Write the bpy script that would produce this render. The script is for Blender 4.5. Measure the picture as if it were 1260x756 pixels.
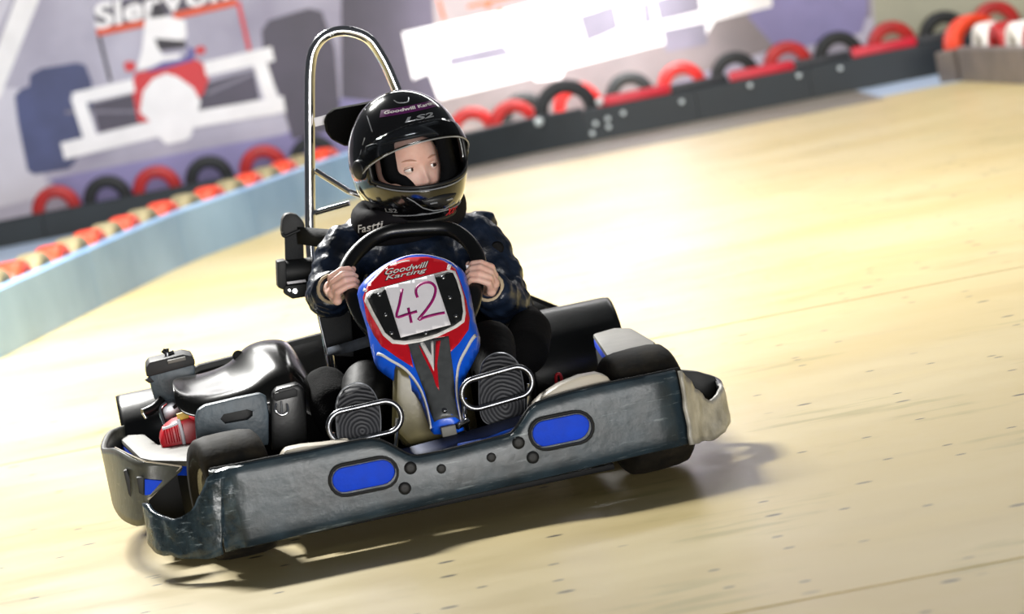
import bpy, bmesh, math, random
from mathutils import Vector, Matrix, noise
from mathutils.geometry import delaunay_2d_cdt
random.seed(7)
for o in list(bpy.data.objects): bpy.data.objects.remove(o)
S = bpy.context.scene
COL = S.collection
R = math.radians

# ------------------------------------------------------------------ camera
FPX, CAMH, PITCH, ROLL, YAW = 4030., 1.075, R(5.8), R(11.), R(6.5)
W, H = 1260., 756.
FW = Vector((0, math.cos(PITCH), -math.sin(PITCH))); UP = Vector((0, math.sin(PITCH), math.cos(PITCH))); RT = Vector((1, 0, 0))
CAM = Vector((0, 0, CAMH))
cam = bpy.data.cameras.new('camera'); camo = bpy.data.objects.new('camera', cam); COL.objects.link(camo); S.camera = camo
cam.sensor_fit = 'HORIZONTAL'; cam.sensor_width = 36.; cam.lens = 36. * FPX / W
cam.clip_start = .05; cam.clip_end = 200
cam.dof.use_dof = True; cam.dof.focus_distance = 6.95; cam.dof.aperture_fstop = 4.2

def ray(px, py):
    u = px - W / 2; v = py - H / 2
    r = math.cos(ROLL) * u + math.sin(ROLL) * v * -1; d = math.sin(ROLL) * u + math.cos(ROLL) * v
    return RT * r + FW * FPX - UP * d
# image right must satisfy the same convention as ray()
IR = ray(W / 2 + 1, H / 2) - ray(W / 2, H / 2); ID = ray(W / 2, H / 2 + 1) - ray(W / 2, H / 2)
camo.matrix_world = Matrix(((IR.x, -ID.x, -FW.x, 0), (IR.y, -ID.y, -FW.y, 0), (IR.z, -ID.z, -FW.z, CAMH), (0, 0, 0, 1)))

def ground(px, py, z=0.):
    d = ray(px, py); return CAM + d * ((z - CAMH) / d.z)
def onY(px, py, y):
    d = ray(px, py); return CAM + d * (y / d.y)

# ------------------------------------------------------------------ light
world = bpy.data.worlds.new('world'); S.world = world; world.use_nodes = True
bg = world.node_tree.nodes['Background']; bg.inputs[0].default_value = (.86, .92, 1., 1); bg.inputs[1].default_value = .035
def area(name, loc, rot, sx, sy, power, col=(1, 1, 1)):
    l = bpy.data.lights.new(name, 'AREA'); l.shape = 'RECTANGLE'; l.size = sx; l.size_y = sy; l.energy = power; l.color = col
    o = bpy.data.objects.new(name, l); COL.objects.link(o); o.location = loc; o.rotation_euler = rot; return o
area('ceiling_light', (-2.0, 10.9, 4.1), (R(-4), R(-6), 0), 1.2, .5, 620, (1, .99, .95))
area('ceiling_light', (1.0, 16.5, 4.8), (0, 0, 0), 8., 1.2, 230, (1, .98, .96))
area('front_fill_light', (2.2, -7.5, 1.15), (R(90), 0, R(8)), 6., 1.7, 860, (1, .98, .95))  # unseen fill light added behind the camera to brighten the front faces
def spot(name, loc, tgt, power, ang, blend=.6, size=.15, col=(1, .98, .95)):
    l = bpy.data.lights.new(name, 'SPOT'); l.energy = power; l.spot_size = R(ang); l.spot_blend = blend; l.shadow_soft_size = size; l.color = col
    o = bpy.data.objects.new(name, l); COL.objects.link(o); o.location = loc
    o.rotation_euler = (Vector(tgt) - Vector(loc)).to_track_quat('-Z', 'Y').to_euler(); return o
spot('wall_floodlight', (.9, 18.6, 3.2), (.62, 20.3, 1.0), 1100, 44, .8)
S.view_settings.view_transform = 'Standard'; S.view_settings.look = 'None'; S.view_settings.gamma = 1.
S.view_settings.use_curve_mapping = False; S.view_settings.exposure = .74

# ------------------------------------------------------------------ helpers
def lin(h):
    if isinstance(h, str):
        h = h.lstrip('#'); c = [int(h[i:i + 2], 16) / 255. for i in (0, 2, 4)]
    else: c = h
    return tuple((x / 12.92 if x <= .04045 else ((x + .055) / 1.055) ** 2.4) for x in c) + (1.,)

MATS = {}
def mat(name, col, rough=.5, metal=0., var=.12, vscale=9., bump=0., bscale=60., coat=0., spec=.5, alpha=1., rvar=.1, tint=None, trans=0.):
    if name in MATS: return MATS[name]
    m = bpy.data.materials.new(name); m.use_nodes = True; nt = m.node_tree; N = nt.nodes; L = nt.links
    p = N['Principled BSDF']
    tc = N.new('ShaderNodeTexCoord'); nz = N.new('ShaderNodeTexNoise'); nz.inputs['Scale'].default_value = vscale; nz.inputs['Detail'].default_value = 5
    L.new(tc.outputs['Object'], nz.inputs['Vector'])
    c = lin(col); t = lin(tint) if tint else None
    mx = N.new('ShaderNodeMix'); mx.data_type = 'RGBA'
    a = tuple(x * (1 - var) for x in c[:3]) + (1,); b = t if t else tuple(min(1, x * (1 + var)) for x in c[:3]) + (1,)
    mx.inputs[6].default_value = a; mx.inputs[7].default_value = b
    rp = N.new('ShaderNodeValToRGB'); rp.color_ramp.elements[0].position = .35; rp.color_ramp.elements[1].position = .68
    L.new(nz.outputs['Fac'], rp.inputs[0]); L.new(rp.outputs[0], mx.inputs[0]); L.new(mx.outputs[2], p.inputs['Base Color'])
    mr = N.new('ShaderNodeMapRange'); mr.inputs[3].default_value = max(.02, rough - rvar * rough); mr.inputs[4].default_value = min(1, rough + rvar * rough)
    L.new(nz.outputs['Fac'], mr.inputs[0]); L.new(mr.outputs[0], p.inputs['Roughness'])
    p.inputs['Metallic'].default_value = metal; p.inputs['Specular IOR Level'].default_value = spec
    p.inputs['Coat Weight'].default_value = coat; p.inputs['Coat Roughness'].default_value = .08
    p.inputs['Alpha'].default_value = alpha; p.inputs['Transmission Weight'].default_value = trans
    if bump:
        n2 = N.new('ShaderNodeTexNoise'); n2.inputs['Scale'].default_value = bscale; n2.inputs['Detail'].default_value = 4
        L.new(tc.outputs['Object'], n2.inputs['Vector'])
        bp = N.new('ShaderNodeBump'); bp.inputs['Strength'].default_value = bump; bp.inputs['Distance'].default_value = .004
        L.new(n2.outputs['Fac'], bp.inputs['Height']); L.new(bp.outputs[0], p.inputs['Normal'])
    MATS[name] = m; return m

def link(o, parent=None):
    COL.objects.link(o)
    if parent: o.parent = parent
    return o
ORG = {}
def root(name, loc, label, cat, group=None, rotz=0.):
    o = bpy.data.objects.new(name, None); COL.objects.link(o); o.location = loc; o.rotation_euler = (0, 0, rotz)
    o.empty_display_size = .1
    o['label'] = label; o['category'] = cat
    if group: o['group'] = group
    return o
def tag(o, label, cat, group=None):
    o['label'] = label; o['category'] = cat
    if group: o['group'] = group
    return o
def struct(o): o['kind'] = 'structure'; return o

def mk(name, verts, faces, material, parent=None, smooth=True, off=None, bevel=0., subsurf=0, solid=0., soff=-1., angle=40, mats=None, fmat=None):
    """one mesh object; off is subtracted (the thing's base)"""
    if off is None and parent is not None:
        off = ORG.get(parent.name) or (ORG.get(parent.parent.name) if parent.parent else None)
    off = Vector(off) if off else Vector((0, 0, 0))
    me = bpy.data.meshes.new(name)
    me.from_pydata([tuple(Vector(v) - off) for v in verts], [], faces)
    me.materials.append(material)
    for m in mats or []: me.materials.append(m)
    if fmat:
        for p, i in zip(me.polygons, fmat): p.material_index = i
    bm = bmesh.new(); bm.from_mesh(me); bmesh.ops.recalc_face_normals(bm, faces=bm.faces)
    if bevel:
        es = [e for e in bm.edges if len(e.link_faces) == 2 and e.calc_face_angle(0) > R(30)]
        bmesh.ops.bevel(bm, geom=es, offset=bevel, segments=2, affect='EDGES', profile=.6, clamp_overlap=True)
    bm.to_mesh(me); bm.free()
    o = bpy.data.objects.new(name, me); link(o, parent)
    if smooth:
        me.polygons.foreach_set('use_smooth', [True] * len(me.polygons))
        if angle < 180 and not subsurf: me.set_sharp_from_angle(angle=R(angle))
    if solid:
        s = o.modifiers.new('solid', 'SOLIDIFY'); s.thickness = solid; s.offset = soff
    if subsurf:
        s = o.modifiers.new('sub', 'SUBSURF'); s.levels = subsurf; s.render_levels = subsurf
    return o

class MB:
    def __init__(s): s.v = []; s.f = []
    def add(s, v, f):
        b = len(s.v); s.v += [Vector(x) for x in v]; s.f += [tuple(i + b for i in q) for q in f]; return s
    def box(s, c, d, rot=None):
        c = Vector(c); hx, hy, hz = d[0] / 2, d[1] / 2, d[2] / 2
        vs = [Vector((x, y, z)) for x in (-hx, hx) for y in (-hy, hy) for z in (-hz, hz)]
        if rot is not None: vs = [rot @ q for q in vs]
        return s.add([c + q for q in vs], [(0, 1, 3, 2), (4, 6, 7, 5), (0, 4, 5, 1), (2, 3, 7, 6), (0, 2, 6, 4), (1, 5, 7, 3)])
    def tube(s, pts, r, n=10, closed=False, cap=True, flat=1.):
        pts = [Vector(p) for p in pts]; m = len(pts); rr = r if isinstance(r, (list, tuple)) else [r] * m
        vs = []; prev = None
        for i, p in enumerate(pts):
            if closed: t = pts[(i + 1) % m] - pts[i - 1]
            else: t = pts[min(i + 1, m - 1)] - pts[max(i - 1, 0)]
            t.normalize()
            if prev is None:
                a = Vector((0, 0, 1)) if abs(t.z) < .9 else Vector((1, 0, 0)); n1 = t.cross(a).normalized()
            else:
                n1 = (prev - t * prev.dot(t)).normalized()
            prev = n1; n2 = t.cross(n1)
            for k in range(n):
                a = 2 * math.pi * k / n; vs.append(p + (n1 * math.cos(a) + n2 * math.sin(a) * flat) * rr[i])
        fs = []
        for i in range(m if closed else m - 1):
            for k in range(n):
                j = (i + 1) % m; fs.append((i * n + k, i * n + (k + 1) % n, j * n + (k + 1) % n, j * n + k))
        if not closed and cap: fs += [tuple(range(n))[::-1], tuple(range((m - 1) * n, m * n))]
        return s.add(vs, fs)
    def capsule(s, a, b, ra, rb, n=14, k=5):
        """tapered capsule"""
        a = Vector(a); b = Vector(b); t = (b - a); L = t.length; t = t.normalized() if L > 1e-6 else Vector((0, 0, 1))
        pts = []; rs = []
        for i in range(k): q = math.pi / 2 * (1 - i / k); pts.append(a - t * ra * math.sin(q)); rs.append(max(1e-4, ra * math.cos(q)))
        pts.append(a); rs.append(ra); pts.append(b); rs.append(rb)
        for i in range(1, k + 1): q = math.pi / 2 * i / k; pts.append(b + t * rb * math.sin(q)); rs.append(max(1e-4, rb * math.cos(q)))
        return s.tube(pts, rs, n)
    def chain(s, pts, rs, n=14):
        for i in range(len(pts) - 1): s.capsule(pts[i], pts[i + 1], rs[i], rs[i + 1], n)
        return s
    def ellipsoid(s, c, d, rot=None, n=18, m=12):
        c = Vector(c); vs = []
        for i in range(m + 1):
            b = -math.pi / 2 + math.pi * i / m
            for k in range(n):
                a = 2 * math.pi * k / n; q = Vector((d[0] * math.cos(b) * math.cos(a), d[1] * math.cos(b) * math.sin(a), d[2] * math.sin(b)))
                vs.append(c + (rot @ q if rot is not None else q))
        fs = [(i * n + k, i * n + (k + 1) % n, (i + 1) * n + (k + 1) % n, (i + 1) * n + k) for i in range(m) for k in range(n)]
        return s.add(vs, fs)
    def loft(s, rings, closed=True, cap=True):
        n = len(rings[0]); vs = [q for r_ in rings for q in r_]; fs = []
        for i in range(len(rings) - 1):
            for k in range(n if closed else n - 1):
                fs.append((i * n + k, i * n + (k + 1) % n, (i + 1) * n + (k + 1) % n, (i + 1) * n + k))
        if closed and cap: fs += [tuple(range(n))[::-1], tuple(range((len(rings) - 1) * n, len(rings) * n))]
        return s.add(vs, fs)
    def prism(s, poly, ext):
        """polygon (3-D points) extruded by the vector ext"""
        n = len(poly); poly = [Vector(p) for p in poly]; e = Vector(ext)
        return s.add(poly + [p + e for p in poly], [tuple(range(n))[::-1], tuple(range(n, 2 * n))] + [(k, (k + 1) % n, (k + 1) % n + n, k + n) for k in range(n)])
    def lathe(s, prof, c, axis, n=32, closed=False):
        """prof: (radius, along axis) pairs around axis through c"""
        ax = Vector(axis).normalized(); a = Vector((0, 0, 1)) if abs(ax.z) < .9 else Vector((1, 0, 0)); n1 = ax.cross(a).normalized(); n2 = ax.cross(n1); c = Vector(c)
        vs = []; m = len(prof)
        for k in range(n):
            q = 2 * math.pi * k / n
            for r_, h in prof: vs.append(c + ax * h + (n1 * math.cos(q) + n2 * math.sin(q)) * r_)
        fs = []
        for k in range(n):
            for i in range(m if closed else m - 1):
                j = (i + 1) % m; kk = (k + 1) % n; fs.append((k * m + i, k * m + j, kk * m + j, kk * m + i))
        return s.add(vs, fs)
    def build(s, name, material, parent=None, **kw): return mk(name, s.v, s.f, material, parent, **kw)

def catmull(pts, k=6, closed=False):
    pts = [Vector(p) for p in pts]; n = len(pts); out = []
    for i in range(n if closed else n - 1):
        g = (lambda j: pts[j % n]) if closed else (lambda j: pts[min(max(j, 0), n - 1)])
        p0, p1, p2, p3 = g(i - 1), g(i), g(i + 1), g(i + 2)
        for q in range(k):
            t = q / k; out.append(.5 * ((2 * p1) + (p2 - p0) * t + (2 * p0 - 5 * p1 + 4 * p2 - p3) * t * t + (3 * p1 - p0 - 3 * p2 + p3) * t ** 3))
    if not closed: out.append(pts[-1])
    return out
def bake(o):
    """freeze the modifiers of o into its mesh"""
    dg = bpy.context.evaluated_depsgraph_get(); me = bpy.data.meshes.new_from_object(o.evaluated_get(dg), depsgraph=dg)
    o.modifiers.clear(); o.data = me; return o
def cut(o, cutters):
    for c in cutters:
        b = o.modifiers.new('cut', 'BOOLEAN'); b.operation = 'DIFFERENCE'; b.object = c; b.solver = 'EXACT'
    bpy.context.view_layer.update(); bake(o)
    for c in cutters: bpy.data.objects.remove(c)
    for p in o.data.polygons: p.use_smooth = True
    o.data.set_sharp_from_angle(angle=R(35)); return o
def remesh(o, voxel, smooth=6, fac=.5):
    m = o.modifiers.new('rm', 'REMESH'); m.mode = 'VOXEL'; m.voxel_size = voxel; m.use_smooth_shade = True
    if smooth:
        s = o.modifiers.new('sm', 'SMOOTH'); s.iterations = smooth; s.factor = fac
    bpy.context.view_layer.update(); bake(o)
    o.data.polygons.foreach_set('use_smooth', [True] * len(o.data.polygons)); return o
def cdt(poly, step):
    """fill a 2-D outline with triangles on a grid of the given step -> pts, tris"""
    n = len(poly); dense = []
    for i in range(n):
        a = Vector(poly[i][:2]); b = Vector(poly[(i + 1) % n][:2]); k = max(1, int((b - a).length / step))
        dense += [a + (b - a) * (q / k) for q in range(k)]
    n = len(dense); xs = [p.x for p in dense]; ys = [p.y for p in dense]
    def inside(x, y):
        c = False
        for i in range(n):
            a, b = dense[i], dense[i - 1]
            if (a.y > y) != (b.y > y) and x < (b.x - a.x) * (y - a.y) / (b.y - a.y) + a.x: c = not c
        return c
    pts = list(dense); y = min(ys) + step * .5
    while y < max(ys):
        x = min(xs) + step * .5
        while x < max(xs):
            if inside(x, y) and min((Vector((x, y)) - p).length for p in dense) > step * .45: pts.append(Vector((x, y)))
            x += step
        y += step
    v, e, f, *_ = delaunay_2d_cdt([Vector(p) for p in pts], [(i, (i + 1) % n) for i in range(n)], [], 1, 1e-6)
    f = [t for t in f if inside(sum(v[i].x for i in t) / 3, sum(v[i].y for i in t) / 3)]
    return v, f
def text_mesh(body, shear=0., bold=0.):
    """letters as 2-D vertices scaled to a unit box"""
    cu = bpy.data.curves.new('lettering', 'FONT'); cu.body = body; cu.shear = shear; cu.offset = bold; cu.resolution_u = 3
    o = bpy.data.objects.new('lettering', cu); COL.objects.link(o); bpy.context.view_layer.update()
    dg = bpy.context.evaluated_depsgraph_get(); me = bpy.data.meshes.new_from_object(o.evaluated_get(dg), depsgraph=dg)
    v = [q.co.copy() for q in me.vertices]; f = [tuple(p.vertices) for p in me.polygons]
    bpy.data.objects.remove(o); bpy.data.meshes.remove(me)
    x0 = min(q.x for q in v); x1 = max(q.x for q in v); y0 = min(q.y for q in v); y1 = max(q.y for q in v)
    return [((q.x - x0) / (x1 - x0), (q.y - y0) / (y1 - y0)) for q in v], f
def bil(q, u, v):
    """q: corners bottom-left, bottom-right, top-right, top-left"""
    return ((q[0][0] * (1 - u) + q[1][0] * u) * (1 - v) + (q[3][0] * (1 - u) + q[2][0] * u) * v,
            (q[0][1] * (1 - u) + q[1][1] * u) * (1 - v) + (q[3][1] * (1 - u) + q[2][1] * u) * v)

# ------------------------------------------------------------------ materials
M = dict(
    wall=mat('mural_ground', '#a49fb4', .6, var=.14, vscale=1.6, tint='#c3c0d0'),
    bumper=mat('bumper_plastic', '#25333c', .4, var=.35, vscale=14, bump=.25, bscale=45, spec=.55),
    scuff=mat('scuffed_plastic', '#26323a', .28, var=.2, vscale=40, bump=1., bscale=30, tint='#364650'),
    pod=mat('pod_plastic', '#55564f', .4, var=.25, vscale=18, bump=.3, bscale=40),
    silver=mat('silver_tape', '#a8a59c', .32, var=.25, vscale=22, bump=.9, bscale=40, tint='#c9c6bd'),
    black=mat('black_plastic', '#0c0d0e', .33, var=.25, vscale=12, bump=.08),
    gloss=mat('gloss_black_plastic', '#0f0e0c', .2, var=.2, vscale=8, bump=.06, bscale=12, spec=.7),
    dark=mat('dark_floor_metal', '#101113', .55, spec=.15, var=.3),
    rubber=mat('rubber', '#0e0d0c', .75, var=.25, vscale=30, bump=.2, spec=.3, tint='#262118'),
    tyreblack=mat('tyre_black', '#1c1f22', .6, var=.2, vscale=10),
    tyrered=mat('tyre_red_paint', '#b31d1c', .45, var=.18, vscale=10),
    tyreorange=mat('tyre_orange_paint', '#e0401c', .45, var=.18, vscale=10),
    tyreolive=mat('tyre_olive', '#8d8260', .6, var=.2, vscale=10),
    tyrewhite=mat('tyre_white_paint', '#e9e6e0', .5, var=.1, vscale=10),
    chrome=mat('chrome', '#e2e3e7', .17, 1., var=.08, vscale=20, rvar=.4),
    pedal=mat('pedal_chrome', '#85878c', .3, 1., var=.2, vscale=40, rvar=.5),
    steel=mat('steel', '#8e9094', .35, 1., var=.15, vscale=20),
    blue=mat('blue_paint', '#1260ea', .36, var=.1, vscale=20, coat=.1),
    bluein=mat('blue_inset', '#0744d8', .65, spec=.25, var=.08, vscale=40, bump=.15, bscale=200),
    bluefloor=mat('blue_floor_panel', '#22315e', .5, var=.25, vscale=18),
    red=mat('red_paint', '#d01525', .36, var=.08, vscale=20, coat=.1),
    grey=mat('grey_graphic', '#4f5254', .38, var=.12, vscale=60),
    white=mat('white_paint', '#eceae8', .4, var=.03, vscale=20),
    card=mat('white_card', '#f3f1f8', .5, var=.03, vscale=30),
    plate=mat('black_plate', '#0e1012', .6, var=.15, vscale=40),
    magenta=mat('magenta_marker', '#a01570', .5, var=.12, vscale=50),
    lid=mat('grey_lid', '#74726c', .55, var=.12, vscale=20),
    beige=mat('beige_plastic', '#bdb3a0', .45, var=.06, vscale=12),
    tank=mat('fuel_tank_plastic', '#5f5833', .35, var=.3, vscale=9, tint='#7a7048'),
    engred=mat('engine_red', '#d40f24', .35, var=.15, vscale=20),
    yellow=mat('yellow_sticker', '#d9b23a', .5, var=.1),
    airbox=mat('airbox_plastic', '#4a5862', .45, var=.25, vscale=25, bump=.3),
    web=mat('belt_webbing', '#191b1e', .75, var=.15, vscale=80, bump=.3, bscale=300),
    webgrey=mat('lap_belt_webbing', '#474d57', .7, var=.15, vscale=60, bump=.3, bscale=300),
    fuzz=mat('seat_cover_fabric', '#070708', .9, spec=.15, var=.3, vscale=60, bump=.4, bscale=250),
    jacket=mat('navy_jacket', '#101826', .38, var=.35, vscale=16, bump=.9, bscale=40, tint='#1c293f'),
    lining=mat('cuff_lining', '#cbb89a', .8, var=.15),
    trouser=mat('black_trousers', '#0b0b0c', .6, spec=.15, var=.3, vscale=20, bump=.4, bscale=40),
    collar=mat('collar_fabric', '#17161a', .8, spec=.15, var=.2, vscale=30, bump=.2, bscale=120),
    shoe=mat('shoe_fabric', '#0e0e10', .7, spec=.15, var=.2),
    helmet=mat('helmet_gloss', '#0b0b0d', .12, var=.1, vscale=10, coat=1., spec=.6),
    helmat=mat('helmet_trim', '#1c1d20', .45, var=.1),
    pad=mat('helmet_padding', '#090a0d', .9, spec=.15, var=.2, vscale=60, bump=.3, bscale=200),
    hgrey=mat('helmet_grey_letter', '#a9acb2', .3, .4, var=.05),
    hpurple=mat('purple_decal', '#5a1f5a', .35, var=.1),
    hred=mat('red_letter', '#d8202c', .4, var=.05),
    eyewhite=mat('eye_white', '#ece8e6', .15, var=.02),
    iris=mat('iris', '#3a2c26', .15, var=.2, vscale=200),
    brow=mat('eyebrow', '#c08f7a', .8, var=.1),
    lip=mat('eyelid_line', '#8a5a50', .6, var=.1),
    barrier=mat('dark_barrier_plastic', '#1f262b', .5, var=.15, vscale=4),
    barrierb=mat('pale_blue_barrier', '#7fa6d0', .4, var=.1, vscale=1.6, tint='#9cbfe2'),
    barriergrey=mat('brown_barrier', '#6b625c', .55, var=.2, vscale=6),
    padred=mat('red_padding', '#bd1029', .4, var=.1, vscale=5),
    padblack=mat('black_padding', '#1d1f24', .5, var=.1),
    boltw=mat('bolt_white', '#c8d2d4', .3, var=.05),
)
def skin_mat():
    m = mat('skin', '#ecb9a8', .5, var=.05, vscale=30, bump=.06, bscale=300, tint='#f2c8b9')
    p = m.node_tree.nodes['Principled BSDF']; p.inputs['Subsurface Weight'].default_value = .25
    p.inputs['Subsurface Radius'].default_value = (.008, .003, .002); p.inputs['Subsurface Scale'].default_value = 1.; return m
M['skin'] = skin_mat()
def scratches(m, col, sx, sz, amt, thr=.62):
    nt = m.node_tree; N = nt.nodes; L = nt.links; p = N['Principled BSDF']; src = p.inputs['Base Color'].links[0].from_socket
    tc = N.new('ShaderNodeTexCoord'); mp = N.new('ShaderNodeMapping'); mp.inputs['Scale'].default_value = (sx, 20, sz); mp.inputs['Rotation'].default_value = (0, .12, 0); L.new(tc.outputs['Object'], mp.inputs[0])
    n = N.new('ShaderNodeTexNoise'); n.inputs['Scale'].default_value = 1.; n.inputs['Detail'].default_value = 6; n.inputs['Roughness'].default_value = .7; L.new(mp.outputs[0], n.inputs['Vector'])
    r = N.new('ShaderNodeMapRange'); r.inputs[1].default_value = thr; r.inputs[2].default_value = thr + .1; r.inputs[4].default_value = amt; L.new(n.outputs['Fac'], r.inputs[0])
    x = N.new('ShaderNodeMix'); x.data_type = 'RGBA'; L.new(r.outputs[0], x.inputs[0]); L.new(src, x.inputs[6]); x.inputs[7].default_value = lin(col); L.new(x.outputs[2], p.inputs['Base Color'])
scratches(M['bumper'], '#8b979b', 12, 160, .6, .6); scratches(M['scuff'], '#9fb0bd', 16, 120, .7, .6); scratches(M['pod'], '#a9a7a0', 30, 90, .5)
def visor_mat():
    m = bpy.data.materials.new('clear_visor'); m.use_nodes = True; nt = m.node_tree; N = nt.nodes; L = nt.links; N.clear()
    out = N.new('ShaderNodeOutputMaterial'); mx = N.new('ShaderNodeMixShader'); tr = N.new('ShaderNodeBsdfTransparent'); gl = N.new('ShaderNodeBsdfGlossy')
    fr = N.new('ShaderNodeFresnel'); fr.inputs[0].default_value = 1.5; nz = N.new('ShaderNodeTexNoise'); nz.inputs['Scale'].default_value = 40
    tr.inputs[0].default_value = (.86, .88, .9, 1); gl.inputs['Roughness'].default_value = .06
    ma = N.new('ShaderNodeMath'); ma.operation = 'MULTIPLY_ADD'; ma.inputs[1].default_value = .04; L.new(nz.outputs['Fac'], ma.inputs[0]); L.new(fr.outputs[0], ma.inputs[2])
    L.new(ma.outputs[0], mx.inputs[0]); L.new(tr.outputs[0], mx.inputs[1]); L.new(gl.outputs[0], mx.inputs[2]); L.new(mx.outputs[0], out.inputs[0]); return m
M['visor'] = visor_mat()
def sole_mat():
    m = mat('shoe_sole', '#3c3d42', .65, var=.1, vscale=60); nt = m.node_tree; N = nt.nodes; L = nt.links; p = N['Principled BSDF']
    wv = N.new('ShaderNodeTexWave'); wv.wave_type = 'RINGS'; wv.rings_direction = 'Y'; wv.inputs['Scale'].default_value = 42; wv.inputs['Distortion'].default_value = 2.5
    wv.inputs['Detail'].default_value = 1.5; wv.inputs['Detail Scale'].default_value = 1.
    tc = N.new('ShaderNodeTexCoord'); L.new(tc.outputs['Object'], wv.inputs['Vector'])
    bp = N.new('ShaderNodeBump'); bp.inputs['Strength'].default_value = .8; bp.inputs['Distance'].default_value = .003; L.new(wv.outputs['Fac'], bp.inputs['Height']); L.new(bp.outputs[0], p.inputs['Normal'])
    mx = N.new('ShaderNodeMix'); mx.data_type = 'RGBA'; mx.inputs[6].default_value = lin('#2c2d32'); mx.inputs[7].default_value = lin('#5c5d61')
    L.new(wv.outputs['Fac'], mx.inputs[0]); L.new(mx.outputs[2], p.inputs['Base Color']); return m
M['sole'] = sole_mat()
def floor_mat():
    m = bpy.data.materials.new('painted_floor'); m.use_nodes = True; nt = m.node_tree; N = nt.nodes; L = nt.links; p = N['Principled BSDF']
    geo = N.new('ShaderNodeNewGeometry')
    def nz(scale, sx=1., sy=1., det=5, off=0.):
        mp = N.new('ShaderNodeMapping'); mp.inputs['Scale'].default_value = (sx, sy, 1); mp.inputs['Location'].default_value = (off, off * .7, 0); L.new(geo.outputs['Position'], mp.inputs[0])
        n = N.new('ShaderNodeTexNoise'); n.inputs['Scale'].default_value = scale; n.inputs['Detail'].default_value = det; L.new(mp.outputs[0], n.inputs['Vector']); return n.outputs['Fac'], mp
    def ramp(src, a, b):
        r = N.new('ShaderNodeMapRange'); r.inputs[1].default_value = a; r.inputs[2].default_value = b; r.clamp = True; L.new(src, r.inputs[0]); return r.outputs[0]
    def mix(f, a, b):
        x = N.new('ShaderNodeMix'); x.data_type = 'RGBA'; L.new(f, x.inputs[0])
        for i, c in ((6, a), (7, b)):
            if isinstance(c, tuple): x.inputs[i].default_value = c
            else: L.new(c, x.inputs[i])
        return x.outputs[2]
    def mul(a, k):
        q = N.new('ShaderNodeMath'); q.operation = 'MULTIPLY'; L.new(a, q.inputs[0])
        if isinstance(k, float): q.inputs[1].default_value = k
        else: L.new(k, q.inputs[1])
        return q.outputs[0]
    n1, _ = nz(1.1, .6, 1.); c = mix(ramp(n1, .35, .65), lin('#c0ab70'), lin('#cbba8a'))
    n2, _ = nz(5., .35, 1.3, 6, 3.); c = mix(mul(ramp(n2, .6, .8), .3), c, lin('#a08e5c'))
    n3, _ = nz(2.2, 1., 1., 8, 9.); n4, _ = nz(14., .25, 1.2, 5, 5.); c = mix(mul(mul(ramp(n3, .55, .62), ramp(n4, .5, .6)), .45), c, lin('#8f8848'))
    # sparse rubber crumbs, drawn out along the track
    for sc, sx, sy, rad, thr, off in ((9., .55, 1., .1, .9, 0.), (15., .5, .9, .1, .86, 4.)):
        mp = N.new('ShaderNodeMapping'); mp.inputs['Scale'].default_value = (sx, sy, 1); mp.inputs['Location'].default_value = (off, off, 0); L.new(geo.outputs['Position'], mp.inputs[0])
        v = N.new('ShaderNodeTexVoronoi'); v.inputs['Scale'].default_value = sc; v.voronoi_dimensions = '2D'; L.new(mp.outputs[0], v.inputs['Vector'])
        sp = N.new('ShaderNodeSeparateColor'); L.new(v.outputs['Color'], sp.inputs[0])
        q = mul(ramp(v.outputs['Distance'], rad, rad * .55), ramp(sp.outputs[0], thr, thr + .02)); c = mix(mul(q, .95), c, lin('#2c2618'))
    L.new(c, p.inputs['Base Color'])
    n5, _ = nz(6., .5, 1.); rr = N.new('ShaderNodeMapRange'); rr.inputs[3].default_value = .24; rr.inputs[4].default_value = .42; L.new(n5, rr.inputs[0]); L.new(rr.outputs[0], p.inputs['Roughness'])
    p.inputs['Specular IOR Level'].default_value = .5
    n6, _ = nz(90., .6, 1.); bp = N.new('ShaderNodeBump'); bp.inputs['Strength'].default_value = .08; bp.inputs['Distance'].default_value = .003; L.new(n6, bp.inputs['Height']); L.new(bp.outputs[0], p.inputs['Normal'])
    return m
M['floor'] = floor_mat()
M['strip'] = mat('grey_floor_paint', '#7b7468', .5, var=.15, vscale=3)
M['bluestrip'] = mat('blue_paint_and_reflection', '#a9bcd2', .45, var=.1, vscale=3)
M['joint'] = mat('floor_joint', '#4c4127', .8, var=.2)

# ------------------------------------------------------------------ hall: floor, wall
fl = struct(MB().box((0, 11, -.06), (26, 26, .1)).build('floor', M['joint'], smooth=False))
ys = [-1.9, 1.3, 5.155, 9.0, 12.84, 16.7, 20.4]; gap = [.004, .004, .006, .007, .003, .003, .003]
for i in range(6):
    a, b = ys[i] + gap[i], ys[i + 1] - gap[i + 1]
    MB().box((0, (a + b) / 2, -.005), (26, b - a, .01)).build('floor_panel', M['floor'], fl, smooth=False)
wall = struct(MB().box((0, 20.45, 2.), (26, .1, 4.02)).build('wall_back', M['wall'], smooth=False))

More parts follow.
